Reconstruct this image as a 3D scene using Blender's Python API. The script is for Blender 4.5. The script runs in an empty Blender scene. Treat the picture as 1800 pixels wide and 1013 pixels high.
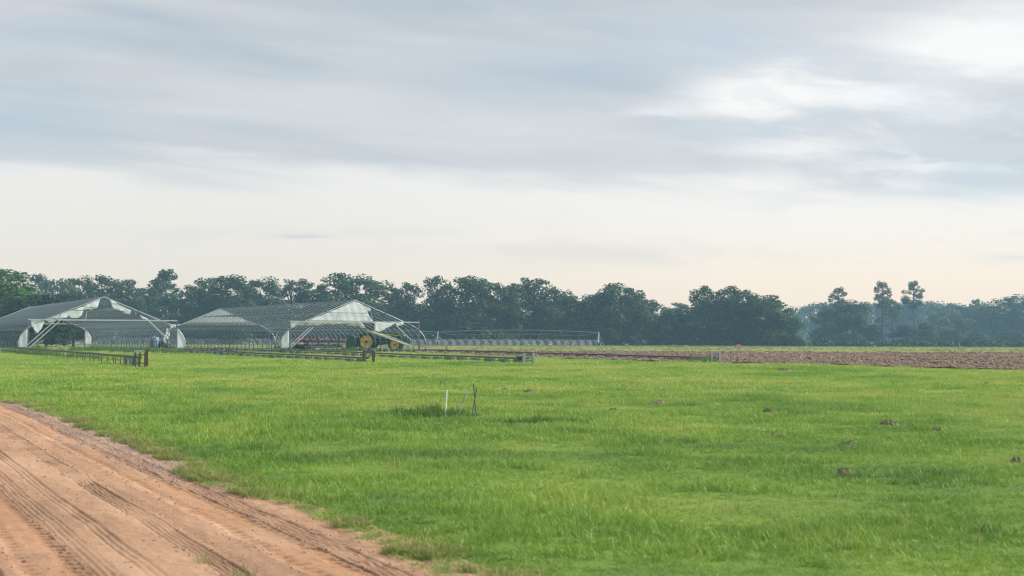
import bpy, math, random
import numpy as np
from mathutils import Vector, Matrix

random.seed(7)
rng = np.random.default_rng(7)
S = bpy.context.scene
R = math.radians

# ------------------------------------------------------------------ camera
F = 2500.0                       # focal length in pixels of the 1800 px wide photograph
CH = 1.65
cam_d = bpy.data.cameras.new('camera')
cam = bpy.data.objects.new('camera', cam_d)
S.collection.objects.link(cam)
cam_d.lens = 50.0; cam_d.sensor_width = 36.0
cam_d.clip_start = 0.1; cam_d.clip_end = 6000
cam.location = (0, 0, CH)
cam.rotation_euler = (Matrix.Rotation(0, 3, 'Z') @ Matrix.Rotation(R(90 + 1.91), 3, 'X') @ Matrix.Rotation(R(0.2), 3, 'Z')).to_euler()
cam_d.dof.use_dof = True
cam_d.dof.focus_distance = 120.0
cam_d.dof.aperture_fstop = 3.6
S.camera = cam

# ------------------------------------------------------------------ view
S.render.engine = 'CYCLES'
S.view_settings.view_transform = 'Standard'
S.view_settings.look = 'None'
S.view_settings.gamma = 1.0
S.view_settings.use_curve_mapping = False
S.view_settings.exposure = 2.4
S.cycles.max_bounces = 8
S.cycles.transparent_max_bounces = 24
S.cycles.volume_bounces = 1
S.cycles.use_denoising = True
S.cycles.filter_width = 1.2

# ------------------------------------------------------------------ node helper
class NT:
    def __init__(s, tree):
        s.t = tree; s.n = tree.nodes; s.l = tree.links
    def new(s, typ, **kw):
        nd = s.n.new(typ)
        for k, v in kw.items(): setattr(nd, k, v)
        return nd
    def put(s, sock, v):
        if isinstance(v, bpy.types.NodeSocket): s.l.new(v, sock)
        elif v is not None:
            if isinstance(v, (tuple, list)) and len(v) == 3 and sock.type == 'RGBA': v = (*v, 1)
            sock.default_value = v
    def m(s, op, a, b=None, c=None, clamp=False):
        nd = s.new('ShaderNodeMath', operation=op, use_clamp=clamp)
        for i, v in enumerate((a, b, c)):
            if v is not None: s.put(nd.inputs[i], v)
        return nd.outputs[0]
    def sm(s, x, a, b, lo=0.0, hi=1.0):
        nd = s.new('ShaderNodeMapRange', interpolation_type='SMOOTHSTEP')
        for k, v in ((0, x), (1, a), (2, b), (3, lo), (4, hi)): s.put(nd.inputs[k], v)
        return nd.outputs[0]
    def vm(s, op, a, b=None):
        nd = s.new('ShaderNodeVectorMath', operation=op)
        s.put(nd.inputs[0], a)
        if b is not None: s.put(nd.inputs[1], b)
        return nd.outputs[0]
    def noise(s, vec, scale, detail=4, rough=.55, dist=0):
        nd = s.new('ShaderNodeTexNoise')
        if vec is not None: s.put(nd.inputs['Vector'], vec)
        s.put(nd.inputs['Scale'], scale); s.put(nd.inputs['Detail'], detail)
        s.put(nd.inputs['Roughness'], rough); s.put(nd.inputs['Distortion'], dist)
        return nd.outputs[0]
    def mix(s, f, a, b, mode='MIX'):
        nd = s.new('ShaderNodeMix', data_type='RGBA', blend_type=mode)
        s.put(nd.inputs[0], f); s.put(nd.inputs[6], a); s.put(nd.inputs[7], b)
        return nd.outputs[2]
    def ramp(s, f, stops):
        nd = s.new('ShaderNodeValToRGB'); cr = nd.color_ramp
        while len(cr.elements) < len(stops): cr.elements.new(.5)
        for e, (p, c) in zip(cr.elements, stops): e.position = p; e.color = (*c, 1)
        s.put(nd.inputs[0], f)
        return nd.outputs[0]

def srgb(r, g, b):
    f = lambda c: (c / 255 / 12.92) if c / 255 <= .04045 else ((c / 255 + .055) / 1.055) ** 2.4
    return (f(r), f(g), f(b))

# ------------------------------------------------------------------ sky
SUN_EL, SUN_AZ = 34.0, 84.0      # azimuth clockwise from the viewing direction (+Y)
W = bpy.data.worlds.new('World'); S.world = W; W.use_nodes = True
w = NT(W.node_tree); w.n.clear()
sky = w.new('ShaderNodeTexSky', sky_type='NISHITA')
sky.sun_disc = False; sky.sun_elevation = R(SUN_EL); sky.sun_rotation = R(SUN_AZ)
tc = w.new('ShaderNodeTexCoord').outputs['Generated']
sep = w.new('ShaderNodeSeparateXYZ'); w.put(sep.inputs[0], tc)
dx, dy, dz = sep.outputs
yy = w.m('MAXIMUM', dy, .08)
U = w.m('DIVIDE', dx, yy)            # tangent of the azimuth, 0 straight ahead
V = w.m('DIVIDE', dz, yy)            # tangent of the elevation
front = w.sm(dy, .05, .3)
# streaky cloud noise, flattened vertically and slightly tilted
tilt = w.m('ADD', dz, w.m('MULTIPLY', dx, .06))
cv = w.new('ShaderNodeCombineXYZ'); w.put(cv.inputs[0], dx); w.put(cv.inputs[1], dy); w.put(cv.inputs[2], w.m('MULTIPLY', tilt, 6.0))
cvec = cv.outputs[0]
n1 = w.noise(cvec, 2.3, 4, .5, .3)
n2 = w.noise(w.vm('ADD', cvec, (3.1, 7.7, 1.3)), 6.0, 5, .55, .4)
n3 = w.noise(w.vm('ADD', cvec, (9.1, 2.2, 5.3)), 15.0, 6, .6, .6)
def px(x): return (x - 900) / F
def py(y): return (590 - y) / F
def blob(x, y, wx, wy, warp=.02):
    u = w.m('ADD', U, w.m('MULTIPLY', w.m('SUBTRACT', n2, .5), warp * 3))
    v = w.m('ADD', V, w.m('MULTIPLY', w.m('SUBTRACT', n3, .5), warp))
    a = w.m('DIVIDE', w.m('SUBTRACT', u, px(x)), wx / F)
    b = w.m('DIVIDE', w.m('SUBTRACT', v, py(y)), wy / F)
    d = w.m('ADD', w.m('MULTIPLY', a, a), w.m('MULTIPLY', b, b))
    return w.m('MULTIPLY', w.m('EXPONENT', w.m('MULTIPLY', d, -1.0)), front)
# open pale layer low in the sky
low = w.ramp(w.m('MULTIPLY', dz, 5.0), [(0, (1.04, .71, .50)), (.12, (.92, .73, .57)), (.26, (.86, .78, .68)), (.6, srgb(239, 237, 234)), (1, srgb(232, 236, 240))])
warm = w.sm(U, -.25, .25)
low = w.mix(w.m('MULTIPLY', warm, .8), low, w.ramp(w.m('MULTIPLY', dz, 5.0), [(0, (1.26, .84, .55)), (.12, (1.16, .86, .63)), (.26, (1.04, .91, .76)), (.45, (.98, .93, .88)), (1, srgb(240, 241, 242))]))
# grey cloud deck above
cv2 = w.new('ShaderNodeCombineXYZ'); w.put(cv2.inputs[0], dx); w.put(cv2.inputs[1], dy); w.put(cv2.inputs[2], w.m('MULTIPLY', w.m('ADD', dz, w.m('MULTIPLY', dx, .09)), 13.0))
n4 = w.noise(cv2.outputs[0], 3.2, 5, .5, .5)
n5 = w.noise(w.vm('ADD', cv2.outputs[0], (4.4, 1.9, 8.8)), 8.5, 7, .66, .4)
deckc = w.mix(w.sm(n1, .35, .65), srgb(181, 192, 201), srgb(204, 206, 209))
deckc = w.mix(w.m('MULTIPLY', w.sm(n2, .4, .7), .6), deckc, srgb(216, 216, 217))
deckc = w.mix(w.m('MULTIPLY', w.sm(n4, .42, .72), .5), deckc, srgb(223, 222, 221))
deckc = w.mix(w.m('MULTIPLY', w.sm(n4, .48, .28), .45), deckc, srgb(177, 187, 197))
deckc = w.mix(w.m('MULTIPLY', w.sm(n5, .5, .75), .14), deckc, srgb(226, 225, 223))
edge = w.m('ADD', V, w.m('ADD', w.m('ADD', w.m('MULTIPLY', w.m('SUBTRACT', n2, .5), .05), w.m('MULTIPLY', w.m('SUBTRACT', n4, .5), .06)), w.m('MULTIPLY', U, .02)))
deck = w.sm(edge, py(345), py(275))
deck = w.m('MULTIPLY', deck, w.sm(w.m('ADD', n1, w.m('MULTIPLY', n2, .4)), .2, .5, .78, 1.0))
col = w.mix(deck, low, deckc)
# faint small clouds in the pale layer
small = w.m('MULTIPLY', w.sm(n3, .56, .7), w.m('MULTIPLY', w.sm(V, py(480), py(440)), w.sm(V, py(330), py(400))))
col = w.mix(w.m('MULTIPLY', small, .35), col, srgb(221, 219, 218))
for (x, y, wx, wy, c, k) in (
        (530, 415, 50, 7, (200, 206, 210), .75), (360, 410, 90, 9, (224, 222, 219), .5), (700, 408, 110, 8, (226, 222, 219), .45),
        (980, 445, 260, 14, (233, 224, 217), .5), (1780, 452, 60, 10, (226, 223, 220), .6),
        (930, 130, 250, 55, (182, 198, 210), .5), (80, 60, 160, 26, (185, 200, 213), .5), (60, 200, 150, 50, (184, 199, 211), .6),
        (520, 278, 420, 18, (197, 202, 207), .6),
        (560, 170, 130, 35, (218, 220, 222), .6), (1260, 70, 170, 55, (196, 208, 219), .7), (1550, 110, 260, 30, (203, 212, 220), .6),
        (1720, 310, 130, 36, (202, 213, 222), .85), (1770, 200, 70, 30, (205, 213, 221), .7), (1350, 225, 170, 16, (204, 211, 216), .75)):
    col = w.mix(w.m('MULTIPLY', blob(x, y, wx, wy), k), col, srgb(*c))
for (x, y, wx, wy, c, k) in (
        (1350, 165, 125, 44, (255, 252, 246), 1.3), (1520, 160, 150, 24, (253, 252, 250), .9), (1640, 200, 90, 28, (250, 250, 250), .6),
        (1400, 255, 180, 22, (251, 249, 246), .8), (1620, 290, 120, 10, (250, 251, 252), .5), (1740, 75, 180, 52, (255, 253, 248), 1.4),
        (1190, 190, 60, 14, (240, 240, 240), .6), (1850, 30, 200, 60, (250, 248, 246), .7)):
    col = w.mix(w.m('MULTIPLY', blob(x, y, wx, wy, .03), k, clamp=True), col, srgb(*c))
cv3 = w.new('ShaderNodeCombineXYZ'); w.put(cv3.inputs[0], dx); w.put(cv3.inputs[1], dy); w.put(cv3.inputs[2], w.m('MULTIPLY', w.m('ADD', dz, w.m('MULTIPLY', dx, .14)), 3.0))
n6 = w.noise(cv3.outputs[0], 13.0, 8, .62, .35)
n7 = w.noise(w.vm('ADD', cv3.outputs[0], (2.2, 6.1, 3.7)), 5.5, 5, .55, .3)
reg = blob(1520, 215, 330, 95, .05)
wisp = w.m('MULTIPLY', w.sm(n6, .47, .62), w.m('MULTIPLY', reg, w.sm(n7, .38, .56)))
col = w.mix(w.m('MULTIPLY', wisp, .9), col, srgb(251, 250, 248))
wisd = w.m('MULTIPLY', w.sm(n6, .53, .38), w.m('MULTIPLY', reg, w.sm(n7, .62, .42)))
col = w.mix(w.m('MULTIPLY', wisd, .5), col, srgb(207, 214, 221))
for (x, y, wx, wy, c, k) in ((1340, 222, 120, 13, (203, 210, 216), .8), (1470, 205, 60, 22, (206, 213, 219), .7), (1600, 255, 110, 22, (208, 215, 221), .5)):
    col = w.mix(w.m('MULTIPLY', blob(x, y, wx, wy, .03), k), col, srgb(*c))
# faint rippled cloud low over the middle of the skyline
rip = w.m('MULTIPLY', w.sm(n6, .46, .6), w.m('ADD', blob(880, 425, 300, 26, .02), blob(1150, 450, 240, 16, .02), clamp=True))
col = w.mix(w.m('MULTIPLY', rip, .6), col, srgb(232, 222, 213))
# convert display values into radiance at exposure 2.4, mixed with the real sky where the deck thins
cloud = w.vm('MULTIPLY', col, (.189, .189, .189))
nsky = w.vm('MULTIPLY', sky.outputs[0], (.05, .05, .05))
fin = w.mix(.06, cloud, nsky)
# brighter cloud towards the veiled sun, outside the picture
sd = (math.sin(R(SUN_AZ)) * math.cos(R(SUN_EL)), math.cos(R(SUN_AZ)) * math.cos(R(SUN_EL)), math.sin(R(SUN_EL)))
dotn = w.new('ShaderNodeVectorMath', operation='DOT_PRODUCT'); w.put(dotn.inputs[0], tc); dotn.inputs[1].default_value = sd
glow = w.m('MULTIPLY', w.m('POWER', w.m('MAXIMUM', dotn.outputs[1], 0.0), 10.0), .25)
gl = w.new('ShaderNodeCombineXYZ')
for i, k in enumerate((1, .95, .86)): w.put(gl.inputs[i], w.m('MULTIPLY', glow, k))
fin = w.vm('ADD', fin, gl.outputs[0])
bg = w.new('ShaderNodeBackground'); w.put(bg.inputs[0], fin); bg.inputs[1].default_value = 1.0
out = w.new('ShaderNodeOutputWorld'); w.l.new(bg.outputs[0], out.inputs[0])

sun_d = bpy.data.lights.new('sun', 'SUN'); sun_d.energy = 1.5; sun_d.angle = R(22); sun_d.color = (1.0, .93, .82)
sun = bpy.data.objects.new('sun', sun_d); S.collection.objects.link(sun)
sun.rotation_euler = Vector(sd).to_track_quat('Z', 'Y').to_euler()
sun.location = (20, 10, 30)

# ------------------------------------------------------------------ helpers
def tag(o, label=None, cat=None, group=None, kind=None):
    if label: o['label'] = label
    if cat: o['category'] = cat
    if group: o['group'] = group
    if kind: o['kind'] = kind
    return o

def link_mesh(name, me, mat, parent=None):
    o = bpy.data.objects.new(name, me)
    if mat is not None and not me.materials:
        for mm in (mat if isinstance(mat, (list, tuple)) else [mat]): me.materials.append(mm)
    S.collection.objects.link(o)
    if parent: o.parent = parent
    return o

def empty(name, loc, rz=0):
    o = bpy.data.objects.new(name, None); S.collection.objects.link(o)
    o.empty_display_size = .3; o.location = loc; o.rotation_euler = (0, 0, rz)
    return o

class MB:
    def __init__(s): s.v = []; s.f = []; s.mi = []; s.cur = 0
    def face(s, f): s.f.append(f); s.mi.append(s.cur)
    def box(s, c, d, M=None):
        b = len(s.v)
        for z in (-1, 1):
            for x, y in ((-1, -1), (1, -1), (1, 1), (-1, 1)):
                p = Vector((x * d[0] / 2, y * d[1] / 2, z * d[2] / 2))
                if M: p = M @ p
                s.v.append(p + Vector(c))
        for q in ((3, 2, 1, 0), (4, 5, 6, 7), (0, 1, 5, 4), (1, 2, 6, 5), (2, 3, 7, 6), (3, 0, 4, 7)): s.face([b + k for k in q])
        return s
    def tube(s, pts, r, n=6, cap=True):
        pts = [Vector(p) for p in pts]; rs = r if isinstance(r, (list, tuple)) else [r] * len(pts)
        b = len(s.v); up = Vector((0, 0, 1)); prev = None
        for i, p in enumerate(pts):
            t = (pts[min(i + 1, len(pts) - 1)] - pts[max(i - 1, 0)]).normalized()
            a = prev if prev is not None else (up if abs(t.z) < .9 else Vector((1, 0, 0)))
            a = (a - t * a.dot(t)).normalized(); c = t.cross(a); prev = a
            for k in range(n):
                an = 2 * math.pi * k / n
                s.v.append(p + (a * math.cos(an) + c * math.sin(an)) * rs[i])
        for i in range(len(pts) - 1):
            for k in range(n):
                s.face([b + i * n + k, b + i * n + (k + 1) % n, b + (i + 1) * n + (k + 1) % n, b + (i + 1) * n + k])
        if cap:
            s.face([b + k for k in range(n)][::-1]); s.face([b + (len(pts) - 1) * n + k for k in range(n)])
        return s
    def lathe(s, prof, c, axis='Y', n=28):      # prof: (radius, offset along axis)
        b = len(s.v)
        for (r, h) in prof:
            for k in range(n):
                an = 2 * math.pi * k / n
                q = (r * math.cos(an), h, r * math.sin(an)) if axis == 'Y' else ((h, r * math.cos(an), r * math.sin(an)) if axis == 'X' else (r * math.cos(an), r * math.sin(an), h))
                s.v.append(Vector(q) + Vector(c))
        for i in range(len(prof) - 1):
            for k in range(n):
                s.face([b + i * n + k, b + i * n + (k + 1) % n, b + (i + 1) * n + (k + 1) % n, b + (i + 1) * n + k])
        return s
    def prism(s, poly, y0, y1):                 # outline in x,z pushed from y0 to y1
        b = len(s.v); n = len(poly)
        for y in (y0, y1):
            for (x, z) in poly: s.v.append(Vector((x, y, z)))
        s.face([b + k for k in range(n)]); s.face([b + n + k for k in range(n)][::-1])
        for k in range(n): s.face([b + k, b + n + k, b + n + (k + 1) % n, b + (k + 1) % n])
        return s
    def mesh(s, name, smooth=False):
        me = bpy.data.meshes.new(name); me.from_pydata([tuple(v) for v in s.v], [], s.f)
        if any(s.mi): me.polygons.foreach_set('material_index', s.mi)
        if smooth: me.polygons.foreach_set('use_smooth', [True] * len(s.f))
        me.update(); return me
    def build(s, name, mat, parent=None, smooth=False, bevel=0):
        o = link_mesh(name, s.mesh(name, smooth), mat, parent)
        if bevel:
            b = o.modifiers.new('bevel', 'BEVEL'); b.width = bevel; b.segments = 2; b.limit_method = 'ANGLE'
        return o

def np_mesh(name, verts, quads, smooth=True):
    me = bpy.data.meshes.new(name)
    nv, nf = len(verts), len(quads); k = quads.shape[1]
    me.vertices.add(nv); me.vertices.foreach_set('co', np.asarray(verts, dtype=np.float32).ravel())
    me.loops.add(nf * k); me.loops.foreach_set('vertex_index', quads.astype(np.int32).ravel())
    me.polygons.add(nf); me.polygons.foreach_set('loop_start', np.arange(0, nf * k, k, dtype=np.int32))
    try: me.polygons.foreach_set('loop_total', np.full(nf, k, dtype=np.int32))
    except Exception: pass
    me.update(calc_edges=True); me.validate()
    if smooth: me.polygons.foreach_set('use_smooth', np.ones(nf, dtype=bool))
    return me

def grid_quads(nr, nc):
    i = np.arange((nr - 1) * (nc - 1)); r = i // (nc - 1); c = i % (nc - 1); a = r * nc + c
    return np.stack([a, a + 1, a + nc + 1, a + nc], 1)

def _hash(ix, iy, seed):
    h = (ix.astype(np.int64) * 374761393 + iy.astype(np.int64) * 668265263 + seed * 1442695041) & 0xFFFFFFFF
    h = ((h ^ (h >> 13)) * 1274126177) & 0xFFFFFFFF
    return ((h ^ (h >> 16)) & 0xFFFFFF) / float(0xFFFFFF)
def vnoise(x, y, seed=0):
    x = np.asarray(x, float); y = np.asarray(y, float)
    ix = np.floor(x); iy = np.floor(y); fx = x - ix; fy = y - iy
    fx = fx * fx * (3 - 2 * fx); fy = fy * fy * (3 - 2 * fy)
    a = _hash(ix, iy, seed); b = _hash(ix + 1, iy, seed); c = _hash(ix, iy + 1, seed); d = _hash(ix + 1, iy + 1, seed)
    return (a * (1 - fx) + b * fx) * (1 - fy) + (c * (1 - fx) + d * fx) * fy - .5
def fbm(x, y, seed=0, oct=4):
    t = 0; a = 1
    for k in range(oct):
        t = t + a * vnoise(x * 2 ** k, y * 2 ** k, seed + k * 17); a *= .5
    return t
def sstep(x, a, b):
    t = np.clip((x - a) / (b - a), 0, 1); return t * t * (3 - 2 * t)

# ------------------------------------------------------------------ terrain
def terr(x, y):
    x = np.asarray(x, float); y = np.asarray(y, float)
    d = np.maximum(y, 0)
    z = -np.maximum(d - 140, 0) * .00414
    z = z - .5 * sstep(d, 700, 1500)
    amp = sstep(d, 6, 20)
    z = z + .05 * amp * fbm(x / 6.5, y / 6.5, 3, 3) + .018 * fbm(x / 1.3, y / 1.3, 9, 2)
    # two shallow hollows by the stakes
    for (cx, cy, rx, ry, dep) in HOLLOWS:
        q = ((x - cx) / rx) ** 2 + ((y - cy) / ry) ** 2
        z = z - dep * np.exp(-q)
    return z
HOLLOWS = [(-1.7, 28.8, 1.0, .9, .16), (.6, 26.6, 1.1, .6, .12)]
def hor(x): return 590 + .0035 * (x - 900)
def G(x, y):
    """ground point seen at a pixel of the photograph"""
    lo, hi = 5.0, 900.0
    d = CH * F / max(y - hor(x), 1.5)
    for _ in range(30):
        X = (x - 900) / F * d
        z = float(terr(X, d)); nd = (CH - z) * F / max(y - hor(x), 1.5)
        d = .5 * d + .5 * nd
    return Vector(((x - 900) / F * d, d, float(terr((x - 900) / F * d, d))))
def GY(x, Y):
    X = (x - 900) / F * Y
    return Vector((X, Y, float(terr(X, Y))))
def ztop(x, y, Y): return CH - (y - hor(x)) / F * Y

# grass edge of the road as u = X + .47 Y against Y
SL = .47
edge_px = [(-60, 690), (0, 703), (50, 711), (110, 735), (160, 753), (210, 770), (250, 784), (300, 806), (335, 832), (380, 852), (440, 866), (500, 884), (560, 912), (620, 932), (680, 958), (740, 988), (800, 1013)]
ev = []
for (x, y) in edge_px:
    d = CH * F / (y - hor(x)); ev.append((d, (x - 900) / F * d + SL * d))
ev.sort(); EY = np.array([e[0] for e in ev]); EU = np.array([e[1] for e in ev])
def u_edge(y): return np.interp(y, EY, EU)
def road_u(x, y): return x + SL * y
ROAD_L = -4.5
def in_road(x, y, m=0.0):
    u = road_u(x, y); return (u < u_edge(y) + m) & (u > ROAD_L - m)

# ploughed field outline from the photograph
def pl_pts():
    near = [(745, 622), (900, 628.5), (1080, 636), (1260, 640), (1400, 642), (1530, 646), (1800, 653), (2150, 662)]
    return [G(*p) for p in near]
PN = pl_pts()
PX = np.array([p.x / p.y for p in PN]); PYn = np.array([p.y for p in PN])
def plough_near(t): return np.interp(t, PX, PYn)
far_d = G(1500, 620.5).y
def in_plough(x, y, m=0.0):
    t = x / np.maximum(y, 1)
    return (t > -.07 - m / 150) & (y > plough_near(t) - m) & (y < plough_far(x) + m)
def plough_far(x): return np.full_like(np.asarray(x, float), far_d) + 0

# ------------------------------------------------------------------ materials
def mat(name):
    m = bpy.data.materials.new(name); m.use_nodes = True
    t = NT(m.node_tree); b = t.n['Principled BSDF']; return m, t, b
def simple(name, col, rough=.6, metal=0, var=.15, scale=4, bump=0, bscale=30, col2=None, spec=.5):
    m, t, b = mat(name)
    co = t.new('ShaderNodeTexCoord').outputs['Object']
    n = t.noise(co, scale, 5, .6)
    c2 = col2 or tuple(c * (1 - var * 2) for c in col)
    t.put(b.inputs['Base Color'], t.mix(t.sm(n, .35, .68), col, c2))
    b.inputs['Roughness'].default_value = rough; b.inputs['Metallic'].default_value = metal
    b.inputs['Specular IOR Level'].default_value = spec
    if bump:
        bp = t.new('ShaderNodeBump'); bp.inputs['Strength'].default_value = bump; bp.inputs['Distance'].default_value = .02
        t.put(bp.inputs['Height'], t.noise(co, bscale, 4, .6)); t.put(b.inputs['Normal'], bp.outputs[0])
    return m
M = {}
M['steel'] = simple('galvanised_steel', (.10, .135, .165), .5, .25, .18, 3)
M['steel_light'] = simple('bright_galvanised_steel', (.38, .42, .45), .45, .35, .12, 3)
M['rust'] = simple('rusty_steel', (.06, .034, .026), .85, .1, .25, 9, .4, col2=(.03, .021, .02))
M['rail'] = simple('weathered_rail_steel', (.10, .10, .105), .6, .5, .2, 3)
M['rail_light'] = simple('blue_grey_painted_steel', (.22, .27, .30), .5, .4, .2, 6)
M['block'] = simple('weathered_concrete', (.17, .18, .18), .9, 0, .25, 3, .5, 25)
M['wood'] = simple('weathered_timber', (.12, .10, .085), .9, 0, .25, 5, .4, 25)
M['pvc'] = simple('white_plastic_pipe', (.72, .73, .72), .4, 0, .05, 6)
M['pole'] = simple('grey_weathered_pole', (.20, .20, .19), .7, .2, .25, 9, .3)
M['pole_dark'] = simple('dark_weathered_pole', (.09, .09, .085), .75, .2, .25, 9, .3)
M['green'] = simple('green_machine_paint', (.02, .095, .035), .45, 0, .2, 2)
M['yellow'] = simple('yellow_machine_paint', (.72, .50, .03), .5, 0, .12, 3)
M['rubber'] = simple('black_rubber', (.022, .022, .024), .85, 0, .2, 5, .3)
M['black'] = simple('black_painted_metal', (.02, .02, .022), .5, .2, .1, 5)
M['red'] = simple('faded_red_machine_paint', (.19, .03, .028), .7, 0, .2, 4)
M['glass'], t, b = mat('cab_glass'); b.inputs['Base Color'].default_value = (.09, .13, .13, 1); b.inputs['Roughness'].default_value = .06; b.inputs['Transmission Weight'].default_value = .6
M['engine'] = simple('grimy_engine_metal', (.05, .045, .045), .6, .5, .3, 8, .4)
M['bark'] = simple('grey_brown_bark', (.10, .08, .065), .95, 0, .25, 3, .6, 12)
M['bark_pale'] = simple('pale_bark', (.24, .22, .20), .95, 0, .2, 3, .5, 12)

def cloth_mat(name, c, c2):
    m, t, b = mat(name)
    co = t.new('ShaderNodeTexCoord').outputs['Object']
    col = t.mix(t.sm(t.noise(co, 1.6, 5, .65), .4, .75), c, c2)
    t.put(b.inputs['Base Color'], col); b.inputs['Roughness'].default_value = .45
    tr = t.new('ShaderNodeBsdfTranslucent'); t.put(tr.inputs[0], col)
    bp = t.new('ShaderNodeBump'); bp.inputs['Strength'].default_value = .4; bp.inputs['Distance'].default_value = .05
    t.put(bp.inputs['Height'], t.noise(co, 3.5, 4, .6)); t.put(b.inputs['Normal'], bp.outputs[0])
    mx = t.new('ShaderNodeMixShader'); mx.inputs[0].default_value = .65
    t.l.new(b.outputs[0], mx.inputs[1]); t.l.new(tr.outputs[0], mx.inputs[2])
    t.l.new(mx.outputs[0], t.n['Material Output'].inputs[0]); return m
M['sheet'] = cloth_mat('white_greenhouse_film', (.90, .93, .97), (.80, .83, .87))
M['sheet_old'] = cloth_mat('algae_stained_film', (.55, .60, .50), (.26, .31, .25))

# ---- grass tone shared by blades and ground (patches of yellower and bluer grass, real variation of the sward)
def grass_tone(t, bright=1.0):
    pos = t.new('ShaderNodeNewGeometry').outputs['Position']
    big = t.noise(pos, .11, 4, .55); mid = t.noise(t.vm('ADD', pos, (31, 7, 0)), .55, 4, .6)
    k = t.m('ADD', t.m('MULTIPLY', big, .6), t.m('MULTIPLY', mid, .5)); k = t.m('ADD', k, -.045)
    B = bright
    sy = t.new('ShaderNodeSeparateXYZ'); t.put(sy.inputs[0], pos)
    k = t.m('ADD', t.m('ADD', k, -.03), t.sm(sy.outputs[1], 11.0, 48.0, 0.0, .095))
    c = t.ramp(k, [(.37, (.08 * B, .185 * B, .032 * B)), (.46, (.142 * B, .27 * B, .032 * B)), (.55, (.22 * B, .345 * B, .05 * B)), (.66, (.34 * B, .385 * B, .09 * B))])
    return c, pos
def blade_mat(name, dry=None, bright=1.0):
    m, t, b = mat(name)
    if dry is None:
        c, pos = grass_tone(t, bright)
        fine = t.noise(pos, 23.0, 2, .5)
        c = t.mix(t.m('MULTIPLY', t.sm(fine, .5, .74), .6), c, (.34, .44, .16))
        c = t.mix(t.m('MULTIPLY', t.sm(t.noise(t.vm('ADD', pos, (5, 5, 5)), 17.0, 2, .5), .54, .76), .55), c, (.05, .13, .03))
    else:
        pos = t.new('ShaderNodeNewGeometry').outputs['Position']
        c = t.mix(t.sm(t.noise(pos, 9.0, 3, .5), .35, .65), dry[0], dry[1])
    t.put(b.inputs['Base Color'], c); b.inputs['Roughness'].default_value = .5; b.inputs['Specular IOR Level'].default_value = .35
    tr = t.new('ShaderNodeBsdfTranslucent'); t.put(tr.inputs[0], c)
    mx = t.new('ShaderNodeMixShader'); mx.inputs[0].default_value = .38
    t.l.new(b.outputs[0], mx.inputs[1]); t.l.new(tr.outputs[0], mx.inputs[2])
    t.l.new(mx.outputs[0], t.n['Material Output'].inputs[0]); return m
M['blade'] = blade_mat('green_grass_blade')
M['blade_dark'] = blade_mat('lush_grass_blade', ((.035, .10, .018), (.10, .20, .035)))
M['blade_dry'] = blade_mat('dry_grass_blade', ((.30, .29, .10), (.15, .21, .05)))
M['weed'] = blade_mat('weed_leaf', ((.05, .13, .03), (.10, .19, .04)))

# ground under the grass
mg, t, b = mat('grass_field_ground')
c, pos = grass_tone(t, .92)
sp = t.new('ShaderNodeSeparateXYZ'); t.put(sp.inputs[0], pos)
fa = t.noise(pos, 6.0, 5, .7)
c = t.mix(t.m('MULTIPLY', t.sm(fa, .42, .7), .55), c, (.09, .10, .04))
farm = t.sm(sp.outputs[1], 95.0, 150.0)
strip = t.noise(t.vm('MULTIPLY', pos, (.02, .12, 1)), 1.0, 5, .6)
strip = t.m('ADD', t.m('MULTIPLY', strip, .6), t.m('MULTIPLY', t.noise(t.vm('MULTIPLY', pos, (.25, .09, 1)), 1.0, 6, .7), .4))
fc = t.ramp(strip, [(.35, (.10, .16, .03)), (.5, (.145, .185, .04)), (.62, (.20, .18, .065))])
c = t.mix(farm, c, fc)
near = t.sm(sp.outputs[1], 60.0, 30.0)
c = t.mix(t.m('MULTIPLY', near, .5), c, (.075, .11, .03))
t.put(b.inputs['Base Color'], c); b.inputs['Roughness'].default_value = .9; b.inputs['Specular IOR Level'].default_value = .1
bp = t.new('ShaderNodeBump'); bp.inputs['Strength'].default_value = .6; bp.inputs['Distance'].default_value = .06
t.put(bp.inputs['Height'], t.noise(pos, 9.0, 6, .7)); t.put(b.inputs['Normal'], bp.outputs[0])

# dirt road
mr, t, b = mat('sandy_clay')
pos = t.new('ShaderNodeNewGeometry').outputs['Position']
rot = t.new('ShaderNodeVectorRotate', rotation_type='Z_AXIS'); t.put(rot.inputs[0], pos); rot.inputs['Angle'].default_value = -math.atan(SL)
al = t.vm('MULTIPLY', rot.outputs[0], (1.0, .16, 1.0))
c = t.ramp(t.noise(al, 1.5, 7, .65, .4), [(.33, (.26, .155, .10)), (.5, (.36, .218, .136)), (.66, (.43, .28, .185))])
att = t.new('ShaderNodeAttribute', attribute_name='wear', attribute_type='GEOMETRY')
c = t.mix(t.m('MULTIPLY', att.outputs['Fac'], .75), c, (.38, .19, .09))
dk = t.new('ShaderNodeAttribute', attribute_name='darken', attribute_type='GEOMETRY')
c = t.mix(dk.outputs['Fac'], c, (.13, .082, .065))  # darker groove bottoms and lug prints, plus random moist patches
gr = t.new('ShaderNodeAttribute', attribute_name='grit', attribute_type='GEOMETRY')
sp1 = t.noise(pos, 26.0, 5, .8)
c = t.mix(t.m('MULTIPLY', gr.outputs['Fac'], t.sm(sp1, .46, .6)), c, (.15, .14, .14))
c = t.mix(t.m('MULTIPLY', t.sm(t.noise(pos, 48.0, 4, .8), .5, .7), .6), c, (.47, .33, .23))
c = t.mix(t.m('MULTIPLY', t.sm(t.noise(t.vm('ADD', pos, (8, 1, 4)), 34.0, 5, .8), .54, .68), .6), c, (.16, .10, .075))
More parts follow.
